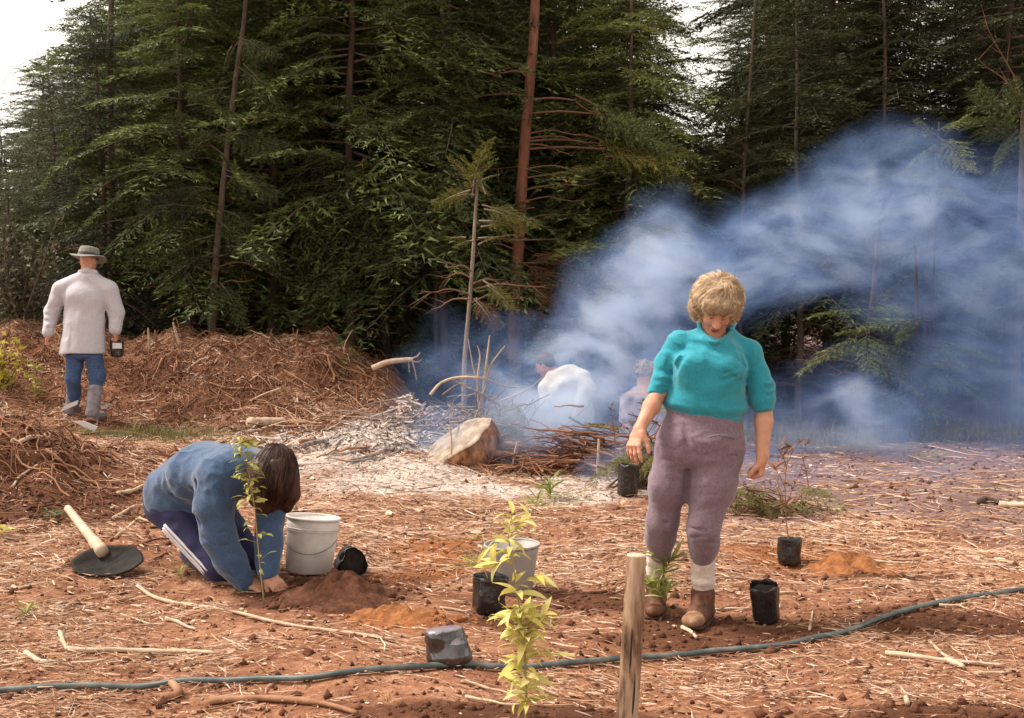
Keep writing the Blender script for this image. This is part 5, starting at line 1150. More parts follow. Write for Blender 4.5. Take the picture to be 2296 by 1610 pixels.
pv.inputs['Color'].default_value = (.64, .74, 1.0, 1); pv.inputs['Anisotropy'].default_value = .15
t.links.new(pv.outputs[0], out.inputs['Volume'])
tc = t.nodes.new('ShaderNodeTexCoord'); geo = t.nodes.new('ShaderNodeNewGeometry'); pos = geo.outputs['Position']
def vm(op, a, b=None):
    n = t.nodes.new('ShaderNodeVectorMath'); n.operation = op
    for s, q in enumerate((a, b)):
        if q is None: continue
        if hasattr(q, 'is_linked'): t.links.new(q, n.inputs[s])
        else: n.inputs[s].default_value = q
    return n
wn = t.nodes.new('ShaderNodeTexNoise'); wn.inputs['Scale'].default_value = .9; wn.inputs['Detail'].default_value = 2; t.links.new(pos, wn.inputs['Vector'])
w1 = vm('SUBTRACT', wn.outputs['Color'], (.5, .5, .5)); w2 = t.nodes.new('ShaderNodeVectorMath'); w2.operation = 'SCALE'; t.links.new(w1.outputs[0], w2.inputs[0]); w2.inputs['Scale'].default_value = .9
wp = vm('ADD', pos, w2.outputs[0]).outputs[0]
tot = None
for a, b, w in PUFF:
    A, B = P(a[0], a[1], a[2]), P(b[0], b[1], b[2]); ba = B-A
    pa = vm('SUBTRACT', wp, tuple(A)).outputs[0]
    h = tmath(t, 'MULTIPLY', vm('DOT_PRODUCT', pa, tuple(ba)).outputs['Value'], 1/float(ba@ba), clamp=True)
    sc = t.nodes.new('ShaderNodeVectorMath'); sc.operation = 'SCALE'; sc.inputs[0].default_value = tuple(ba); t.links.new(h, sc.inputs['Scale'])
    ds = vm('LENGTH', vm('SUBTRACT', pa, sc.outputs[0]).outputs[0]).outputs['Value']
    r = tmath(t, 'MULTIPLY_ADD', h, b[3]-a[3], a[3])
    q = tmath(t, 'SUBTRACT', 1.0, tmath(t, 'DIVIDE', ds, r), clamp=True)
    q = tmath(t, 'MULTIPLY', q, w); tot = q if tot is None else tmath(t, 'ADD', tot, q)
ns = t.nodes.new('ShaderNodeTexNoise'); ns.inputs['Scale'].default_value = 2.2; ns.inputs['Detail'].default_value = 6; ns.inputs['Roughness'].default_value = .66
ns.inputs['Distortion'].default_value = .25
mp = t.nodes.new('ShaderNodeMapping'); mp.inputs['Rotation'].default_value = (0, R(-28), 0); mp.inputs['Scale'].default_value = (.65, .8, 1.35); t.links.new(wp, mp.inputs['Vector']); t.links.new(mp.outputs[0], ns.inputs['Vector'])
dn = t.nodes.new('ShaderNodeMapRange'); dn.inputs[1].default_value = .40; dn.inputs[2].default_value = .68; dn.inputs[3].default_value = .10; dn.inputs[4].default_value = 1.9; t.links.new(ns.outputs['Fac'], dn.inputs[0])
den = tmath(t, 'MULTIPLY', tmath(t, 'MULTIPLY', tot, dn.outputs[0]), 1.3)
t.links.new(den, pv.inputs['Density'])
t.links.new(ramp(t, den, [(.08, (.26, .45, .92)), (.50, (.40, .58, .98)), (1.0, (.72, .82, 1.0))]), pv.inputs['Color'])
m.volume_intersection_method = 'FAST' if hasattr(m, 'volume_intersection_method') else None
try: m.cycles.volume_step_rate = .35
except Exception: pass
sm_o = obj('smoke', v, f, m); tag(sm_o, 'bluish white smoke drifting up to the right from the fire heap', None, None, 'stuff')
# ------------------------------------------------------------------ people
def skinmat(name, a, b_, c):
    m = pm(name, [(.3, a), (.55, b_), (.8, c)], 14, .55, .12, 120, .0015, spec=.35)
    m.node_tree.nodes['Principled BSDF'].inputs['Subsurface Weight'].default_value = .08
    m.node_tree.nodes['Principled BSDF'].inputs['Subsurface Radius'].default_value = (.01, .004, .002); return m
M_SKIN = skinmat('skin', (.44, .20, .125), (.54, .27, .18), (.60, .33, .23))
M_LIP = pm('lips', [(.3, (.34, .11, .085)), (.7, (.42, .15, .115))], 30, .5, 0)
M_BROW = pm('brow_hair', [(.3, (.20, .11, .06)), (.7, (.32, .20, .12))], 60, .8, 0)
M_LID = pm('eyelid_skin', [(.3, (.32, .13, .08)), (.7, (.42, .19, .125))], 30, .6, 0)
def cloth(name, stops, scale=30, bs=.35, bscale=160, sheen=.25, rough=.9, stretch=(1, 1, 1)): return pm(name, stops, scale, rough, bs, bscale, .003, stretch, 5, .15, sheen)
M_TEAL = cloth('teal_fleece', [(.3, (.018, .215, .29)), (.55, (.026, .265, .345)), (.8, (.042, .32, .40))], 120)
M_MAUVE = cloth('mauve_corduroy', [(.25, (.135, .090, .122)), (.5, (.185, .128, .162)), (.78, (.245, .180, .21))], 90)
M_SOCK = cloth('cream_sock', [(.3, (.48, .38, .33)), (.6, (.62, .52, .47)), (.8, (.68, .60, .55))], 30, .5, 120)
M_BOOT = pm('boot_leather', [(.3, (.045, .016, .009)), (.52, (.105, .036, .019)), (.75, (.20, .085, .048))], 22, .65, .3, 60, .004)
M_TOECAP = pm('boot_toe', [(.3, (.15, .065, .035)), (.55, (.24, .125, .072)), (.75, (.36, .22, .14))], 26, .7, .3, 60, .004)
M_SOLE = pm('boot_sole', [(.3, (.035, .018, .012)), (.7, (.08, .04, .028))], 20, .8, .2, 60, .003)
M_LACE = pm('boot_lace', [(.3, (.10, .04, .02)), (.7, (.17, .07, .04))], 20, .8, 0)
M_BLOND = pm('hair_blond', [(.16, (.22, .13, .07)), (.38, (.44, .30, .18)), (.60, (.64, .48, .33)), (.9, (.80, .68, .54))], 16, .6, .3, 90, .003, spec=.35, island=.35)
M_BRUNET = pm('hair_brown', [(.2, (.018, .007, .005)), (.5, (.040, .015, .010)), (.8, (.075, .030, .019)), (.95, (.11, .048, .030))], 22, .48, .25, 60, .002, (1, 1, .2), spec=.28, island=.6)
M_BLUE = cloth('blue_fleece', [(.3, (.036, .066, .135)), (.55, (.052, .092, .175)), (.8, (.078, .125, .22))], 130, .7, 130, .35)
M_NAVY = cloth('navy_nylon', [(.3, (.018, .018, .055)), (.7, (.040, .038, .105))], 12, .15, 60, .1, .55)
M_STRIPE = cloth('white_stripe', [(.3, (.55, .52, .56)), (.7, (.72, .68, .70))], 12, 0)
M_COAT = cloth('grey_tweed', [(.3, (.38, .35, .40)), (.5, (.48, .45, .50)), (.75, (.60, .57, .61))], 130, .3, 150)
M_DENIM = cloth('blue_denim', [(.3, (.030, .055, .13)), (.55, (.055, .092, .19)), (.8, (.10, .145, .26))], 60, .3, 140, .1)
M_GUM = pm('gumboot', [(.3, (.17, .14, .17)), (.7, (.30, .26, .30))], 14, .5, .15, 40, .004)
M_HAT = cloth('hat_canvas', [(.3, (.13, .125, .115)), (.6, (.22, .21, .195)), (.85, (.32, .31, .29))], 30)
M_HATBAND = cloth('hat_band', [(.3, (.045, .042, .042)), (.7, (.08, .075, .075))], 20)
M_CREAM = cloth('cream_jacket', [(.3, (.56, .50, .42)), (.7, (.70, .64, .56))], 14)
M_CREAMT = cloth('pale_trousers', [(.3, (.46, .41, .37)), (.7, (.60, .54, .49))], 14)
M_PLAID = cloth('mauve_shirt', [(.35, (.14, .11, .14)), (.5, (.30, .25, .29)), (.65, (.42, .36, .40))], 9)
M_DARKHAIR = pm('hair_dark', [(.3, (.045, .032, .03)), (.7, (.11, .085, .08))], 40, .6, .4, 80, .004)
M_GREYHAIR = pm('hair_greybrown', [(.3, (.14, .10, .09)), (.7, (.32, .26, .24))], 40, .6, .5, 80, .006)
def put(name, sd, h, mat, parent, loc=None, rules=None):
    v, f = sd.mesh(h); mi = region(v, f, rules) if rules else None
    return obj(name, v, f, mat, parent, loc, True, mi)
def person(label, foot, sd, h, mats, rules=None):
    v, f = sd.mesh(h); o = obj('person', v, f, mats, None, foot, True, region(v, f, rules) if rules else None)
    return tag(o, label, 'person')
def locks(c, M, rad, n, L, w, rng, curl, mat, parent, zmin=-.6, front=None, down=None, name='hair_locks'):
    """tapered strands lying over a head shaped like an ellipsoid"""
    Vs, Fs = [], []; k = 0
    while k < n:
        d = unit(rng.normal(0, 1, 3))
        if d[2] < zmin or (front is not None and d[1] > front and d[2] < .42): continue
        k += 1; p = np.asarray(c)+M@(d*rad); nrm = M@unit(d/np.asarray(rad))
        tang = unit(np.cross(nrm, rng.normal(0, 1, 3))) if down is None else unit(np.asarray(down)-nrm*(np.asarray(down)@nrm)+rng.normal(0, .15, 3))
        side = np.cross(nrm, tang); s = np.linspace(0, 1, 6); l = L*rng.uniform(.6, 1.3); ph = rng.uniform(-1, 1)
        q = p + tang*(s*l)[:, None] + side*(np.sin(s*3+ph)*l*curl)[:, None] + nrm*(np.sin(s*np.pi)*l*.25*curl*2 - (s**2)*l*l*4.0)[:, None]
        vv, ff = tube(q, w*np.array([.6, 1, 1, .9, .6, .1])*rng.uniform(.7, 1.3), 4, False); Vs.append(vv); Fs.append(ff)
    v, f = join(list(zip(Vs, Fs))); return obj(name, v, f, mat, parent)
def strands(c, M, rad, n, L, w, rng, mat, parent, ok, seed, pole=(0, -.15, 1), swirl=1.3, lift=.35, name='hair_strands'):
    """fine hair that follows a wavy flow away from the crown, so that it gathers in soft locks"""
    d = rng.normal(0, 1, (n*3, 3)); d /= np.linalg.norm(d, axis=1, keepdims=True); d = d[ok(d)][:n]; n = len(d)
    rad = np.asarray(rad); base = d*rad; nr = d/rad; nr /= np.linalg.norm(nr, axis=1, keepdims=True)
    pl = unit(pole); fl = d*(d@pl)[:, None]-pl; fl -= nr*(fl*nr).sum(1)[:, None]; fl /= np.linalg.norm(fl, axis=1, keepdims=True)+1e-6
    sd_ = np.cross(nr, fl); a = swirl*fbm(d[:, 0]*3.2, d[:, 1]*3.2, d[:, 2]*3.2, seed, 2) + rng.normal(0, .18, n)
    t = fl*np.cos(a)[:, None]+sd_*np.sin(a)[:, None]; s2 = np.cross(nr, t)
    l = L*rng.uniform(.5, 1.3, n)[:, None]; cr = fbm(d[:, 0]*4+9, d[:, 1]*4, d[:, 2]*4, seed+5, 2)[:, None]
    pts = []
    for u in np.linspace(0, 1, 5):
        pts.append(base*.965 + t*l*u + nr*l*(lift*math.sin(u*2.6) + .25*cr*u) + s2*l*.35*np.sin(u*3+cr*4)*cr - nr*(u*l)**2*4.0 + rng.normal(0, .0012, (n, 3))*u)
    p = np.stack(pts, 1)@M.T + np.asarray(c); wd = w*np.array([1, 1.1, 1, .8, .25])*rng.uniform(.7, 1.3, n)[:, None]
    A = (s2@M.T)[:, None]; N_ = (nr@M.T)[:, None]
    v = np.stack([p+A*wd[..., None], p-A*wd[..., None]*.5+N_*wd[..., None]*.8, p-A*wd[..., None]*.5-N_*wd[..., None]*.8], 2).reshape(-1, 3)
    k = np.arange(4)[:, None]*3; j = np.arange(3)[None]; jn = (j+1) % 3
    f = np.stack([k+j, k+jn, k+3+jn, k+3+j], -1).reshape(-1, 4); f = (np.arange(n)[:, None, None]*15+f[None]).reshape(-1, 4)
    return obj(name, v, f, mat, parent)
def boot(parent, heel, toe, ankle, s=1.0, toecap=True, mat=None):
    heel = np.asarray(heel); toe = np.asarray(toe); d = unit((toe-heel)*np.array([1, 1, 0])); sd_ = np.cross(d, [0, 0, 1.0]); L = np.linalg.norm(toe-heel); up = np.array([0, 0, 1.0])
    b = SD(); b.ecap(heel+d*.035+up*.045, heel+d*L*.55+up*.045, .036*s, .040, .043*s, .038, sd_, .03).ell(toe-d*.062+up*.040, (.047*s, .066, .034), np.stack([sd_, d, up], 1), .035)
    b.limb([heel+d*.045+up*.06, ankle], [.046*s, .045*s], .03).rc(heel+d*L*.5+up*.07, ankle+d*.015, .036*s, .04*s, .04)
    b.fold([heel+d*L*.58+sd_*.05+up*.075, heel+d*L*.58-sd_*.05+up*.075], .008, -.004)
    v, f = b.mesh(.005); c_ = v[f].mean(1); u = (c_-heel)@d
    mi = np.where((u - .25*(c_[:, 2]-heel[2]) > L-.105) & toecap, 1, 0)
    o = obj('boot', v, f, [mat or M_BOOT, M_TOECAP], parent, None, True, mi)
    sl_ = SD(); sl_.ecap(heel+d*.02+up*.012, heel+d*L*.5+up*.012, .038*s, .013, .044*s, .013, sd_, .02, cap=1.5).ecap(heel+d*L*.5+up*.012, toe-d*.045+up*.012, .044*s, .013, .050*s, .013, sd_, .02, cap=2.5)
    v, f = sl_.mesh(.0055); obj('sole', v, f, M_SOLE, o)
    if toecap:
        for k in range(4):
            p = heel+d*(L*.50-.02*k)+up*(.088+.014*k); q = curve([p-sd_*.03, p+up*.008+d*.006, p+sd_*.03+d*.012], 6); v, f = tube(q, .0028, 5); obj('lace', v, f, M_LACE, o)
        q = curve([p-sd_*.03+d*.004, p+up*.011+d*.0, p+sd_*.03-d*.008+up*.012], 6); v, f = tube(q, .0028, 5); obj('lace', v, f, M_LACE, o)
    return o

# ---- the planter in the teal sweatshirt
D0 = 5.36
W = lambda px, py, dd=0.0: P(px, py, D0+dd)
UP = np.array([0, 0, 1.0]); SX = np.array([1.0, 0, 0])
hc = W(1606, 688, -.06); fw = unit([-.07, -.70, -.70]); upv = unit(np.array([.03, -.70, .70])); rt = np.cross(fw, upv)
b = SD(); L = head(b, hc, rt, fw, upv, .97)
b.rc(hc-upv*.06-fw*.03, W(1600, 752, .02), .052, .060, .03)
sL, sR = W(1520, 770, .01), W(1690, 782, .01)
eL, wL = W(1481, 872, .02), W(1434, 962, -.10); eR, wR = W(1714, 896, .03), W(1709, 1022, -.05)
tor = [(W(1582, 925, .02), .145, .095), (W(1586, 850, .01), .135, .095), (W(1592, 800, 0), .130, .085), (W(1600, 778, .01), .09, .065)]
for (p, w_, t_), (q, w2_, t2_) in zip(tor[:-1], tor[1:]): b.ecap(p, q, w_, t_, w2_, t2_, SX, .05)
b.limb([W(1600, 775, .01), sL+np.array([.01, 0, -.02]), eL], [.045, .036, .038], .03).limb([W(1600, 775, .01), sR+np.array([-.01, 0, -.02]), eR], [.045, .038, .040], .03)
b.limb([eL, eL*.55+wL*.45, wL], [.0405, .0385, .0265], .02).limb([eR, eR*.6+wR*.4, wR], [.042, .0405, .029], .02)
hL = [W(1521, 1000, .03), W(1490, 1170, .10), W(1470, 1320, .29)]; hR = [W(1612, 1000, .02), W(1579, 1180, .01), W(1577, 1345, .12)]
b.limb(hL, [.08, .042, .024], .04).limb(hR, [.08, .042, .024], .04).ecap(W(1568, 985, .03), W(1580, 940, .02), .16, .11, .16, .105, SX, .04)
hand(b, wL, W(1416, 1012, -.14)-wL, [.62, .55, -.1], [.62, -.8, .1], 1.02, .36, 1.0)
hand(b, wR, W(1706, 1078, -.04)-wR, [-.80, .35, 0], [-.45, -.9, 0], 1.02, .78, .6, True)
rules = [(L(0, .102, -.061), (.026, .02, .013), 1)] + [(L(x*.031, .096, .012), (.015, .016, .006), 3) for x in (-1, 1)] + [(L(x*.031, .094, .0345), (.022, .022, .006), 2) for x in (-1, 1)]
foot = np.array([W(1545, 1000)[0], W(1545, 1000, .1)[1], 0.0]); foot[2] = tz(foot[0], foot[1])
woman = person('person with curly blond hair in a teal sweatshirt, standing and looking down at the planting', foot, b, .0050, [M_SKIN, M_LIP, M_BROW, M_LID], rules)
# sweatshirt
s = SD()
tor = [(W(1581, 906, .02), .206, .150), (W(1586, 860, .01), .168, .140), (W(1589, 818, 0), .168, .136), (W(1597, 780, .01), .150, .108), (W(1603, 745, .03), .080, .072)]
for (p, w_, t_), (q, w2_, t2_) in zip(tor[:-1], tor[1:]): s.ecap(p, q, w_, t_, w2_, t2_, SX, .035)
s.ell(W(1552, 826, -.085), (.070, .050, .070), None, .06).ell(W(1632, 830, -.085), (.070, .050, .070), None, .06)
s.limb([W(1585, 748, .02), W(1524, 770, .01), W(1491, 815, .02), W(1482, 856, .01), W(1476, 870, 0)], [.052, .054, .047, .047, .042], .025)
s.limb([W(1622, 752, .02), W(1682, 788, .01), W(1697, 838, .02), W(1705, 868, .01), W(1710, 894, 0), W(1713, 905, 0)], [.052, .050, .053, .060, .054, .046], .025)
s.ecap(W(1476, 872, .01), W(1471, 886, -.005), .043, .045, .040, .042, SX, .006, cap=.3).ecap(W(1713, 903, 0), W(1713, 918, -.005), .047, .049, .044, .047, SX, .006, cap=.3)
s.ecap(W(1581, 928, .02), W(1580, 938, .02), .180, .128, .174, .126, SX, .010, cap=.12)           # hem band
s.rc(W(1605, 705, .03), W(1607, 742, -.035), .066, .062, .010, 's')
F_ = s.fold
F_([W(1570, 742, -.08), W(1545, 778, -.12), W(1520, 815, -.11), W(1510, 838, -.08)], .012, -0.0290); F_([W(1560, 748, -.08), W(1535, 782, -.11), W(1512, 812, -.09)], .010, 0.0116)
F_([W(1648, 752, -.07), W(1662, 790, -.11), W(1668, 830, -.10)], .010, -0.0188)
F_([W(1507, 808, -.06), W(1510, 845, -.08), W(1504, 876, -.06)], .010, -0.0435); F_([W(1668, 830, -.08), W(1671, 860, -.09), W(1680, 900, -.06)], .011, -0.0493)
F_([W(1680, 884, -.07), W(1705, 878, -.09), W(1738, 862, -.04)], .0075, -0.0290); F_([W(1684, 897, -.07), W(1710, 893, -.08), W(1738, 880, -.04)], .007, -0.0232); F_([W(1678, 872, -.08), W(1704, 868, -.09), W(1740, 852, -.04)], .008, 0.0174); F_([W(1684, 890, -.08), W(1708, 886, -.09), W(1738, 872, -.04)], .006, 0.0116)
F_([W(1664, 858, -.12), W(1620, 890, -.16), W(1572, 934, -.15)], .011, -0.0275); F_([W(1660, 872, -.12), W(1630, 896, -.15), W(1596, 930, -.15)], .010, 0.0174); F_([W(1640, 880, -.14), W(1600, 905, -.16), W(1556, 925, -.16)], .012, 0.0130)
F_([W(1655, 832, -.12), W(1640, 846, -.14), W(1610, 858, -.15)], .010, -0.0130); F_([W(1662, 838, -.11), W(1642, 830, -.14), W(1622, 838, -.15)], .009, -0.0120); F_([W(1668, 826, -.10), W(1656, 806, -.13), W(1652, 795, -.13)], .010, -0.0120); F_([W(1664, 845, -.11), W(1650, 860, -.13)], .009, -0.0110)
F_([W(1530, 860, -.12), W(1560, 885, -.16), W(1568, 915, -.16)], .016, 0.0116); F_([W(1510, 895, -.10), W(1535, 918, -.14), W(1560, 934, -.15)], .012, -0.0145); F_([W(1672, 895, -.09), W(1664, 915, -.11), W(1655, 934, -.12)], .010, -0.0247); F_([W(1640, 915, -.14), W(1630, 936, -.14)], .010, -0.0145)
F_([W(1508, 838, -.03), W(1490, 832, -.05), W(1468, 830, -.03)], .008, -0.0188); F_([W(1506, 860, -.03), W(1485, 858, -.06), W(1462, 850, -.03)], .008, -0.0203); F_([W(1500, 848, -.03), W(1480, 845, -.05)], .007, 0.0116); F_([W(1514, 785, -.06), W(1500, 800, -.06), W(1496, 826, -.05)], .009, -0.0261); F_([W(1505, 870, -.03), W(1480, 868, -.05)], .006, -0.0145)
s.noise((7, 7, 5), .008, 3).noise((19, 19, 13), .0025, 4).noise((9, 9, 20), .012, 5, np.array(Euler((0, R(24), 0)).to_matrix()), True)
put('sweatshirt', s, .0048, M_TEAL, woman)
q = curve([W(1566, 722, .06), W(1577, 748, -.05), W(1602, 768, -.115), W(1633, 752, -.05), W(1647, 726, .06)], 20); v, f = tube(q, np.full(20, .0105), 8); obj('neckband', v, f, M_TEAL, woman)
# trousers
s = SD()
s.ecap(W(1580, 938, .02), W(1570, 985, .02), .182, .130, .200, .148, SX, .03).ecap(W(1570, 985, .02), W(1567, 1020, .02), .200, .148, .195, .14, SX, .03)
s.limb([W(1519, 1010, .02), W(1499, 1090, .03), W(1484, 1172, .08), W(1480, 1206, .14), W(1479, 1240, .19)], [.102, .086, .068, .062, .053], .05)
s.limb([W(1608, 1010, .02), W(1598, 1090, -.02), W(1577, 1185, -.05), W(1579, 1220, 0), W(1576, 1248, .04)], [.108, .102, .070, .063, .057], .05)
F_ = s.fold
F_([W(1535, 955, -.10), W(1545, 1010, -.13), W(1540, 1060, -.10)], .012, -.024); F_([W(1540, 1050, -.10), W(1538, 1120, -.06), W(1532, 1160, -.02)], .016, -.034)
for y0, y1, a_ in ((1172, 1168, -.014), (1188, 1198, -.015), (1206, 1198, -.013), (1224, 1218, -.012)): F_([W(1450, y0, .0), W(1480, (y0+y1)/2+4, -.02), W(1510, y1, .04)], .0085, a_)
for y0, y1, a_ in ((1182, 1200, -.014), (1206, 1198, -.012), (1222, 1216, -.014), (1237, 1233, -.011)): F_([W(1545, y0, -.08), W(1580, (y0+y1)/2, -.13), W(1610, y1, -.06)], .0090, a_)
F_([W(1500, 945, -.08), W(1492, 975, -.10), W(1474, 990, -.04)], .009, -.018); F_([W(1475, 1000, -.04), W(1505, 1008, -.10)], .008, -.014); F_([W(1480, 1030, -.05), W(1520, 1036, -.11)], .009, -.012)
F_([W(1590, 1012, -.14), W(1625, 1022, -.13), W(1655, 1022, -.06)], .006, -.006); F_([W(1588, 985, -.15), W(1585, 1005, -.15)], .006, -.005); F_([W(1648, 985, -.08), W(1650, 1020, -.06)], .006, -.012)
F_([W(1660, 960, .0), W(1655, 1080, -.02), W(1625, 1200, 0)], .007, -.007)
s.noise((9, 9, 4), .005, 13).noise((26, 26, 12), .002, 14).noise((7, 7, 17), .008, 15, np.array(Euler((0, R(-14), 0)).to_matrix()), True)
F_([W(1541, 1056, -.13), W(1540, 1090, -.12), W(1538, 1132, -.10)], .011, -.055); F_([W(1540, 1050, -.05), W(1538, 1136, -.03)], .014, -.06)
put('trousers', s, .0058, M_MAUVE, woman)
q = curve([W(1588, 980, -.138), W(1612, 976, -.150), W(1650, 982, -.10)], 12); v, f = tube(q, .0035, 5); obj('pocket_edge', v, f, M_MAUVE, woman)
# socks and boots
for top, bot, r0_, r1_ in ((W(1576, 1256, .05), W(1576, 1328, .09), .057, .050), (W(1473, 1243, .20), W(1471, 1300, .28), .050, .048)):
    s = SD(); s.ecap(top, top*.4+bot*.6, r0_, r0_, r0_*.96, r0_*.96, SX, .02, cap=.25).ecap(top*.4+bot*.6, bot, r0_*.96, r0_*.96, r1_, r1_, SX, .02, cap=.25).noise((20, 20, 50), .0035, 5)
    so_ = put('sock', s, .0055, M_SOCK, woman)
    th = np.linspace(0, 2*math.pi, 25); q = top+np.stack([np.cos(th)*r0_*1.0, np.sin(th)*r0_*1.0, 0*th+.004], 1); v, f = tube(q, .0055, 6, False); obj('cuff', v, f, M_SOCK, so_)
hR_ = W(1584, 1360, .12); hR_[2] = tz(hR_[0], hR_[1]); tR_ = W(1545, 1392, -.12); tR_[2] = tz(tR_[0], tR_[1])
boot(woman, hR_, tR_, W(1577, 1330, .09), 1.12)
hL_ = W(1474, 1330, .36); hL_[2] = tz(hL_[0], hL_[1]); tL_ = W(1466, 1360, .12); tL_[2] = tz(tL_[0], tL_[1])
boot(woman, hL_, tL_, W(1471, 1303, .28), 1.05, False)
# hair
rg = np.random.default_rng(151); Mh = np.stack([rt, fw, upv], 1)
s = SD(); s.ell(hc+upv*.042-fw*.018, (.098, .110, .092), Mh, .03).ell(hc+upv*.02-fw*.045, (.096, .085, .092), Mh, .04)
for x in (-1, 1): s.ell(hc+rt*x*.070+upv*.0-fw*.02, (.034, .056, .060), Mh, .03).ell(hc+rt*x*.074-upv*.040-fw*.03, (.026, .040, .035), Mh, .03)
s.ell(hc+upv*.078+fw*.064, (.066, .034, .026), Mh, .03)
s.ell(hc+fw*.125-upv*.040, (.066, .085, .092), Mh, .02, 's')
s.noise((20, 20, 20), .012, 7).noise((50, 50, 50), .006, 8)
hair = put('hair', s, .005, M_BLOND, woman)
strands(hc+upv*.040-fw*.02, Mh, (.101, .113, .095), 5200, .055, .0011, rg, M_BLOND, hair, lambda d: (d[:, 2] > -.75) & ~((d[:, 1] > .42) & (d[:, 2] < .38)), 3)
for x in (-1, 1): strands(hc+rt*x*.066-upv*.015-fw*.022, Mh, (.044, .062, .068), 900, .045, .0011, rg, M_BLOND, hair, lambda d: d[:, 0]*x > -.2, 5+x)
strands(hc+upv*.074+fw*.060, Mh, (.076, .042, .036), 1300, .030, .0011, rg, M_BLOND, hair, lambda d: (d[:, 1] > -.2) & (d[:, 2] > -.5), 11, (0, -.6, 1), .8, .25, 'fringe')

# ---- the kneeling person in the blue fleece
KD = 6.12
K = lambda px, py, dd=0.0: P(px, py, KD+dd)
fv = unit([.60, -.80, 0]); rv = np.array([-.80, -.60, 0])           # facing; the person's right
pel, mid, sho = K(412, 1098, .20), K(468, 1062, .06), K(545, 1058, -.14)
b = SD(); hk = K(606, 1092, -.30); fk = unit([.10, -.25, -1.0]); uk = unit([.42, -.85, .30]); rk = np.cross(fk, uk); fk = np.cross(uk, rk)
head(b, hk, rk, fk, uk, .95); b.rc(hk-uk*.07, sho+fv*.04, .05, .06, .04)
b.ecap(pel, mid, .17, .12, .16, .115, rv, .05).ecap(mid, sho, .16, .115, .17, .10, rv, .05)
shr, shl = K(487, 1072, -.16), K(618, 1105, -.02)
elr, wrr = K(490, 1195, -.18), K(553, 1306, -.16); ell_, wrl = K(604, 1205, -.12), K(601, 1290, -.18)
b.limb([sho, shr, elr, wrr], [.07, .052, .042, .028], .03).limb([sho, shl, ell_, wrl], [.07, .052, .042, .028], .03)
knr, knl = K(492, 1276, -.02), K(560, 1268, .16)
knr[2] = tz(knr[0], knr[1])+.075; knl[2] = tz(knl[0], knl[1])+.075
anr, anl = knr-fv*.42, knl-fv*.42
for kn, an, hp_ in ((knr, anr, pel+rv*.09), (knl, anl, pel-rv*.09)):
    an[2] = tz(an[0], an[1])+.05; b.limb([hp_, kn, an, an-fv*.12], [.09, .06, .042, .03], .03)
hand(b, wrr, K(604, 1324, -.17)-wrr, [.1, .35, -.9], [.1, .9, .3], .98, .22, .7)
hand(b, wrl, K(634, 1324, -.24)-wrl, [-.1, .75, -.65], [-.8, -.2, -.4], .98, .34, .5)
ft = (knr+knl)/2; ft[2] = tz(ft[0], ft[1])
kneel = person('kneeling person with a brown bob in a blue fleece top, both hands in the soil', ft, b, .0060, [M_SKIN])
s = SD()
s.ecap(pel-fv*.03, mid, .215, .150, .215, .165, rv, .06).ecap(mid, sho, .215, .165, .20, .135, rv, .06).ell(pel+np.array([0, 0, -.09]), (.20, .20, .13), None, .08)
s.limb([sho-rv*.02+np.array([0, 0, .01]), K(490, 1068, -.18), K(478, 1130, -.22), K(492, 1200, -.22), K(520, 1262, -.19), K(546, 1303, -.17)], [.12, .115, .100, .088, .070, .054], .04)
s.limb([sho, K(612, 1110, -.03), K(603, 1205, -.11), K(600, 1283, -.17)], [.11, .09, .072, .056], .04)
F_ = s.fold
F_([K(470, 1010, -.12), K(452, 1050, -.22), K(440, 1110, -.26), K(452, 1180, -.28)], .013, -.024); F_([K(440, 1040, -.1), K(432, 1090, -.18)], .016, .010)
F_([K(500, 1090, -.30), K(510, 1130, -.30), K(524, 1160, -.26)], .016, -.020); F_([K(478, 1075, -.30), K(486, 1130, -.32), K(505, 1180, -.30)], .014, .010)
F_([K(452, 1200, -.28), K(490, 1225, -.30), K(525, 1215, -.24)], .014, -.014); F_([K(480, 1250, -.26), K(515, 1262, -.25), K(545, 1250, -.2)], .011, -.012); F_([K(500, 1290, -.22), K(535, 1285, -.22), K(560, 1280, -.18)], .009, -.008)
F_([K(375, 1085, -.0), K(400, 1120, -.06), K(430, 1140, -.08)], .018, -.018); F_([K(360, 1110, .02), K(400, 1150, -.05), K(440, 1160, -.08)], .014, .010); F_([K(480, 1195, -.3), K(505, 1190, -.29)], .010, -.012)
s.noise((6, 6, 6), .010, 23).noise((20, 20, 20), .003, 24).noise((9, 9, 14), .015, 25, np.array(Euler((R(20), R(35), 0)).to_matrix()), True)
put('fleece_top', s, .0072, M_BLUE, kneel)
s = SD()
for kn, an, hp_ in ((knr, anr, pel+rv*.10-np.array([0, 0, .04])), (knl, anl, pel-rv*.10-np.array([0, 0, .04]))): s.limb([hp_, kn, an], [.125, .078, .060], .04)
s.ell(pel-np.array([0, 0, .10]), (.19, .19, .13), None, .05)
s.noise((9, 9, 9), .008, 33).noise((8, 8, 15), .014, 34, None, True).fold([hp_+rv*.2, knr], .01, -.01)
put('track_pants', s, .010, M_NAVY, kneel)
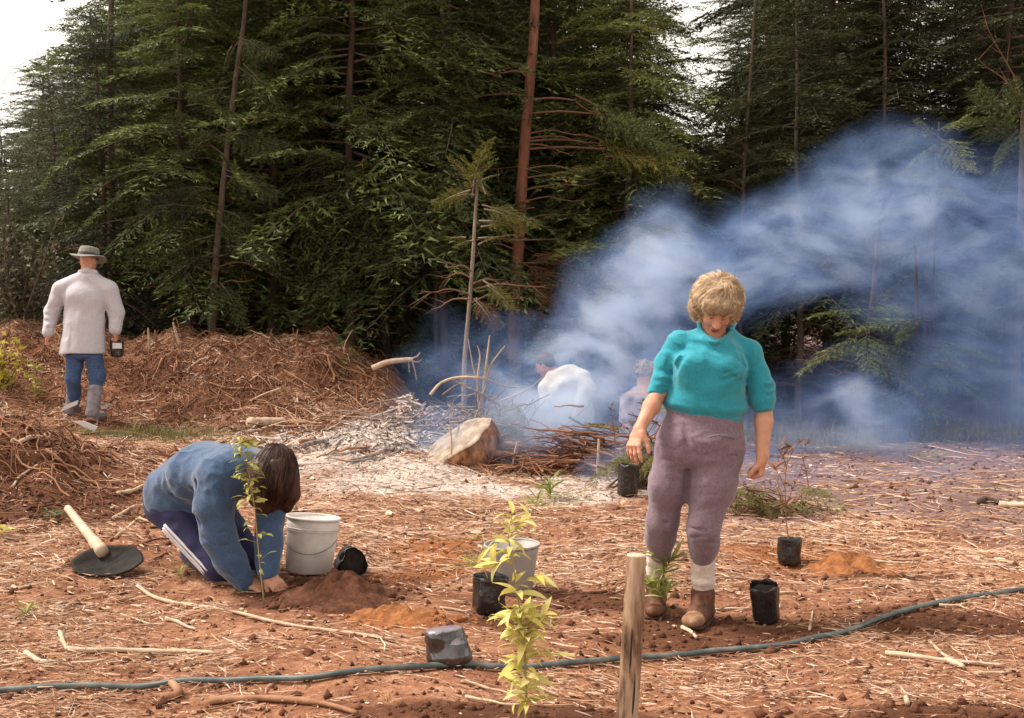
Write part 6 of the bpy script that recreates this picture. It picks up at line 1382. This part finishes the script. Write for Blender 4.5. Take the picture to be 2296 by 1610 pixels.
# three white stripes down the outer thigh
hp_ = pel+rv*.10-np.array([0, 0, .04]); ax_ = unit(knr-hp_); out_ = np.array([-.86, -.50, 0]); out_ = unit(out_-ax_*(out_@ax_)); tn = np.cross(ax_, out_)
for k in range(3):
    o_ = (k-1)*.024; pts = []
    for u in np.linspace(.30, 1.0, 9):
        r_ = .125*(1-u)+.078*u; pts.append(hp_*(1-u)+knr*u+unit(out_+tn*o_/r_)*(r_+.006))
    v, f = tube(curve(pts, 24), .0082, 6); obj('stripe', v, f, M_STRIPE, kneel)
s = SD(); rg = np.random.default_rng(152)
Mk = np.stack([rk, fk, uk], 1)
ch = K(613, 1072, -.30); tilt = np.array(Euler((R(-12), R(7), 0)).to_matrix()); rH = np.array([.122, .118, .172])
s.ell(ch, rH, tilt, .03)
s.limb([K(634, 1080, -.28), K(645, 1110, -.27), K(645, 1140, -.26)], [.068, .050, .018], .05)
s.limb([K(584, 1060, -.32), K(578, 1105, -.33), K(586, 1140, -.31)], [.062, .046, .018], .05)
s.noise((30, 30, 5), .006, 43).noise((75, 75, 10), .0025, 44)
hair = put('hair', s, .0055, M_BRUNET, kneel)
acc = []
for k in range(2600):
    a = rg.uniform(0, 6.3); t0 = rg.uniform(.02, .6)+.08*abs(rg.normal()); t1 = rg.uniform(1.8, 2.65); th = np.linspace(t0, t1, 8); cl = math.sin(a*9)*.5+math.sin(a*17+1)*.5
    aa = a + .10*np.sin(th*2+cl*2)+rg.normal(0, .01)*th; q = np.stack([np.sin(th)*np.cos(aa), np.sin(th)*np.sin(aa), np.cos(th)], 1)*rH*(1.012+.012*cl+rg.normal(0, .012)+ (.04*(th-1.2)*rg.normal(0, .5)))[:, None]
    v, f = tube(q@tilt.T + ch, rg.uniform(.7, 1.2)*np.array([.0005, .0012, .0016, .0017, .0017, .0015, .0011, .0003]), 3, False); acc.append((v, f))
v, f = join(acc); obj('hair_locks', v, f, M_BRUNET, hair)

# ---- the walker in hat and tweed coat, seen from behind
MD = 11.8
Q = lambda px, py, dd=0.0: P(px, py, MD+dd)
b = SD(); hm = Q(198, 588, .02); fm_ = unit([.05, .97, -.12]); um = unit([0, .12, 1]); rm = np.cross(fm_, um)
head(b, hm, rm, fm_, um, 1.0); b.rc(hm-um*.05-fm_*.015, Q(194, 612), .058, .062, .02)
b.ecap(Q(190, 760), Q(192, 655), .13, .085, .15, .085, SX, .05)
sl_, sr_ = Q(140, 645), Q(245, 645); wl_, wr_ = Q(108, 752, -.05), Q(259, 744, .0)
b.limb([Q(192, 645), sl_, Q(113, 705), wl_], [.05, .045, .045, .032], .03).limb([Q(192, 645), sr_, Q(262, 700), wr_], [.05, .045, .045, .032], .03)
b.limb([Q(175, 795), Q(164, 850, -.02), Q(165, 905, .12)], [.06, .05, .035], .02).limb([Q(205, 795), Q(216, 860), Q(212, 925, -.05)], [.06, .05, .035], .02)
hand(b, wl_, Q(104, 780, .0)-wl_, [1, 0, 0], [0, 1, 0], 1.1, .9, .5, True); hand(b, wr_, Q(262, 770, .05)-wr_, [-1, 0, 0], [0, 1, 0], 1.1, .9, .5, True)
ft = Q(195, 935); ft[2] = tz(ft[0], ft[1])
walker = person('person in a brimmed hat and pale grey tweed coat walking away over the bank', ft, b, .011, [M_SKIN])
s = SD(); s.ecap(Q(185, 800), Q(191, 665), .238, .170, .192, .128, SX, .05, cap=.8).ecap(Q(191, 665), Q(194, 620), .19, .12, .11, .085, SX, .12)
s.limb([Q(180, 626), Q(138, 648), Q(116, 700, .02), Q(108, 745, -.04)], [.08, .085, .075, .060], .03).limb([Q(206, 626), Q(244, 650), Q(262, 700, .02), Q(258, 738, 0)], [.08, .085, .075, .060], .03)
zh = Q(186, 793)[2]; s.add(lambda X: X[..., 2]-zh, Q(186, 793)-.4, Q(186, 793)+np.array([.4, .4, .02]), .012, 's')
F_ = s.fold
for y in (690, 704, 718, 732): F_([Q(98, y, -.05), Q(116, y+5, -.09), Q(130, y-3, -.04)], .014, -.016)
for y in (700, 716, 730): F_([Q(246, y, -.08), Q(262, y+4, -.08), Q(276, y-4, -.03)], .014, -.012)
F_([Q(190, 660, -.16), Q(189, 730, -.17), Q(188, 790, -.17)], .012, -.010); F_([Q(146, 660, -.10), Q(144, 720, -.10)], .014, -.020); F_([Q(236, 660, -.10), Q(236, 720, -.10)], .014, -.020)
F_([Q(206, 730, -.15), Q(212, 785, -.15)], .016, -.010); F_([Q(160, 740, -.14), Q(158, 788, -.14)], .016, -.008)
s.noise((6, 6, 4), .008, 53).noise((8, 8, 7), .016, 54, None, True); put('coat', s, .009, M_COAT, walker)
s = SD(); s.limb([Q(181, 611, -.02), Q(195, 607, -.05), Q(213, 611, -.02)], [.025, .03, .025], .02).limb([Q(181, 611, -.02), Q(182, 609, .06)], [.025, .02], .02).limb([Q(213, 611, -.02), Q(211, 609, .06)], [.025, .02], .02); put('collar', s, .008, M_COAT, walker)
s = SD(); s.ecap(Q(189, 800), Q(188, 770), .185, .125, .17, .11, SX, .03, cap=.3); s.limb([Q(168, 805), Q(164, 850, -.02), Q(166, 893, .10)], [.095, .076, .070], .02).limb([Q(211, 805), Q(217, 840), Q(214, 876, -.02)], [.098, .082, .074], .02).noise((9, 9, 9), .012, 54)
for y in (850, 865, 880): s.fold([Q(190, y, -.08), Q(215, y+6, -.12), Q(240, y-4, -.05)], .014, -.016)
for y in (868, 882): s.fold([Q(140, y, -.06), Q(165, y+6, -.1), Q(188, y, -.03)], .014, -.016)
put('jeans', s, .009, M_DENIM, walker)
gb = SD(); a_ = Q(214, 872, -.02); c_ = Q(207, 925, -.05); gb.limb([a_, c_], [.078, .062], .02).limb([c_, c_+np.array([0, .04, -.045]), c_+np.array([.02, .2, -.05])], [.060, .055, .048], .03).noise((10, 10, 20), .005, 55); put('gumboot', gb, .009, M_GUM, walker)
gb = SD(); a_ = Q(166, 888, .10); c_ = Q(160, 918, .16); gb.limb([a_, c_, c_+np.array([0, .2, -.03])], [.078, .064, .050], .02); put('gumboot', gb, .009, M_GUM, walker)
hb = hm+um*.052; Mx = np.stack([rm, fm_, um], 1)@np.array(Euler((R(-3), R(4), 0)).to_matrix())
def hj(v):
    a = np.arctan2(v[..., 1], v[..., 0]); r_ = np.hypot(v[..., 0], v[..., 1]); v[..., 1] *= 1.15
    v[..., 2] += np.where(r_ > .105, .018*np.cos(2*a)*(r_-.105)/.07 - .004*np.sin(3*a), 0); return v
v, f = lathe([(.180, -.012), (.176, -.006), (.14, .002), (.108, .006), (.104, .03), (.098, .075), (.088, .100), (.06, .108), (.03, .100), (.0005, .097)], 32, jitter=hj); hat = obj('hat', xf(v, Mx, hb), f, M_HAT, walker)
v, f = lathe([(.181, -.012), (.14, -.003), (.10, -.002), (.098, .02)], 32, jitter=hj); obj('brim_underside', xf(v, Mx, hb), f, M_HAT, hat)
v, f = lathe([(.1065, .010), (.108, .014), (.1060, .036), (.1030, .038)], 32, jitter=hj); obj('hat_band', xf(v, Mx, hb), f, M_HATBAND, hat)
# what the walker carries
cc = Q(262, 800, .05); bag('black planting bag with a pale label carried in the walker\'s right hand', 0, 0, .135, .17, 61, (4, 3), at=cc-np.array([0, 0, .0]))
v, f = lathe([(.0005, 0), (.03, 0), (.034, .003), (.0005, .005)], 12); e = None
tg = P(262, 775, MD-.06); q = np.array([[-.045, 0, -.03], [.05, 0, -.03], [.05, 0, .025], [-.045, 0, .03]])+tg; q = np.vstack([q, q+np.array([0, .004, 0])])
TAGV = q; BAGW = [o for o in COL.objects if o.type == 'EMPTY' and 'walker' in str(o.get('label')) and o.get('category') == 'plant pot'][0]; obj('plant_tag', q, np.array([[0, 1, 2, 3], [7, 6, 5, 4], [0, 4, 5, 1], [1, 5, 6, 2], [2, 6, 7, 3], [3, 7, 4, 0]]), M_PLANK, BAGW, smooth=False)

# ---- the stooping person in the cream jacket in the smoke
SD0 = 11.5
S_ = lambda px, py, dd=0.0: P(px, py, SD0+dd)
b = SD(); hs_ = S_(1222, 818, .10); fs_ = unit([-.75, .35, -.55]); us_ = unit(np.array([-.35, .25, .8])-fs_*(np.array([-.35, .25, .8])@fs_)); rs_ = np.cross(fs_, us_)
head(b, hs_, rs_, fs_, us_, .95); b.rc(hs_-us_*.06, S_(1245, 835, .08), .055, .06, .03)
b.ecap(S_(1290, 920), S_(1258, 845, .08), .15, .11, .17, .11, unit([.8, .4, .3]), .05)
b.limb([S_(1255, 850, .05), S_(1225, 870, .05), S_(1222, 930, -.05)], [.06, .045, .035], .03).limb([S_(1280, 845, .1), S_(1308, 855), S_(1318, 880, -.1), S_(1290, 930, -.2)], [.06, .055, .045, .035], .03)
b.limb([S_(1280, 920), S_(1275, 985), S_(1280, 1030)], [.09, .06, .045], .03).limb([S_(1305, 920), S_(1302, 985), S_(1305, 1030)], [.09, .06, .045], .03)
hand(b, S_(1222, 930, -.05), [0, -.2, -1], [1, 0, 0], [0, -1, 0], 1.0, .5); hand(b, S_(1290, 930, -.2), [-.3, -.3, -1], [1, 0, 0], [0, -1, 0], 1.0, .5)
ft = S_(1290, 1028); ft[2] = tz(ft[0], ft[1])
stoop = person('person in a cream jacket stooping with their back turned in the thick smoke', ft, b, .013, [M_SKIN])
s = SD(); sx = unit([.85, .35, .25]); s.ecap(S_(1285, 905), S_(1272, 865, .04), .205, .15, .205, .15, sx, .05).ecap(S_(1272, 865, .04), S_(1258, 838, .08), .205, .15, .14, .12, sx, .06)
s.limb([S_(1245, 848, .05), S_(1226, 872, .05), S_(1223, 915, -.03)], [.09, .08, .065], .04).limb([S_(1278, 838, .08), S_(1306, 852), S_(1317, 872, -.08), S_(1300, 905, -.16)], [.09, .09, .078, .065], .04)
s.fold([S_(1225, 905, -.12), S_(1270, 908, -.16), S_(1325, 896, -.1)], .016, -.02).noise((7, 7, 7), .012, 63); put('jacket', s, .010, M_CREAM, stoop)
s = SD(); s.ecap(S_(1290, 925), S_(1288, 905), .185, .16, .18, .15, sx, .05).limb([S_(1276, 930), S_(1272, 985), S_(1278, 1022)], [.12, .09, .08], .04).limb([S_(1306, 930), S_(1303, 985), S_(1306, 1022)], [.12, .09, .08], .04).noise((8, 8, 8), .01, 64); put('trousers', s, .010, M_CREAMT, stoop)
s = SD(); Ms = np.stack([rs_, fs_, us_], 1); s.ell(hs_+us_*.035-fs_*.02, (.083, .098, .085), Ms, .02).ell(hs_-fs_*.06-us_*.01, (.07, .05, .06), Ms, .03).noise((40, 40, 40), .006, 65); put('hair', s, .008, M_DARKHAIR, stoop)

# ---- the curly haired person behind the twig heap
TD = 11.2
T_ = lambda px, py, dd=0.0: P(px, py, TD+dd)
b = SD(); ht = T_(1447, 838); ftv = unit([.7, -.5, -.5]); ut = unit(np.array([.1, -.1, 1])-ftv*(np.array([.1, -.1, 1])@ftv)); rtt = np.cross(ftv, ut)
head(b, ht, rtt, ftv, ut, .95); b.rc(ht-ut*.06, T_(1442, 872), .055, .06, .03); b.ecap(T_(1438, 960), T_(1440, 885), .15, .11, .17, .11, SX, .05)
b.limb([T_(1440, 880), T_(1410, 895), T_(1402, 950, -.1)], [.06, .05, .035], .03).limb([T_(1440, 880), T_(1472, 895), T_(1480, 950, -.1)], [.06, .05, .035], .03)
b.limb([T_(1425, 960), T_(1425, 1000, -.1), T_(1424, 1050)], [.09, .06, .045], .03).limb([T_(1452, 960), T_(1455, 1000, -.1), T_(1454, 1050)], [.09, .06, .045], .03)
hand(b, T_(1402, 950, -.1), [.2, -.4, -1], [1, 0, 0], [0, -1, 0], .95, .5); hand(b, T_(1480, 950, -.1), [-.2, -.4, -1], [-1, 0, 0], [0, -1, 0], .95, .5)
ft = T_(1440, 1045); ft[2] = tz(ft[0], ft[1])
curly = person('curly haired person in a mauve grey shirt half hidden by the planter\'s sleeve in smoke', ft, b, .013, [M_SKIN])
s = SD(); s.ecap(T_(1438, 960), T_(1440, 895), .19, .14, .19, .13, SX, .05).limb([T_(1432, 884), T_(1410, 898), T_(1402, 942, -.08)], [.085, .08, .06], .04).limb([T_(1448, 884), T_(1472, 898), T_(1480, 942, -.08)], [.085, .08, .06], .04).noise((8, 8, 8), .012, 73); put('shirt', s, .011, M_PLAID, curly)
s = SD(); s.limb([T_(1425, 960), T_(1425, 1000, -.1), T_(1424, 1045)], [.12, .09, .08], .04).limb([T_(1452, 960), T_(1455, 1000, -.1), T_(1454, 1045)], [.12, .09, .08], .04); put('trousers', s, .011, M_PLAID, curly)
s = SD(); Mt = np.stack([rtt, ftv, ut], 1); s.ell(ht+ut*.03-ftv*.025, (.105, .105, .10), Mt, .02).noise((22, 22, 22), .018, 75).noise((50, 50, 50), .008, 76); s.ell(ht+ftv*.11-ut*.03, (.06, .06, .075), Mt, .02, 's'); put('hair', s, .008, M_GREYHAIR, curly)
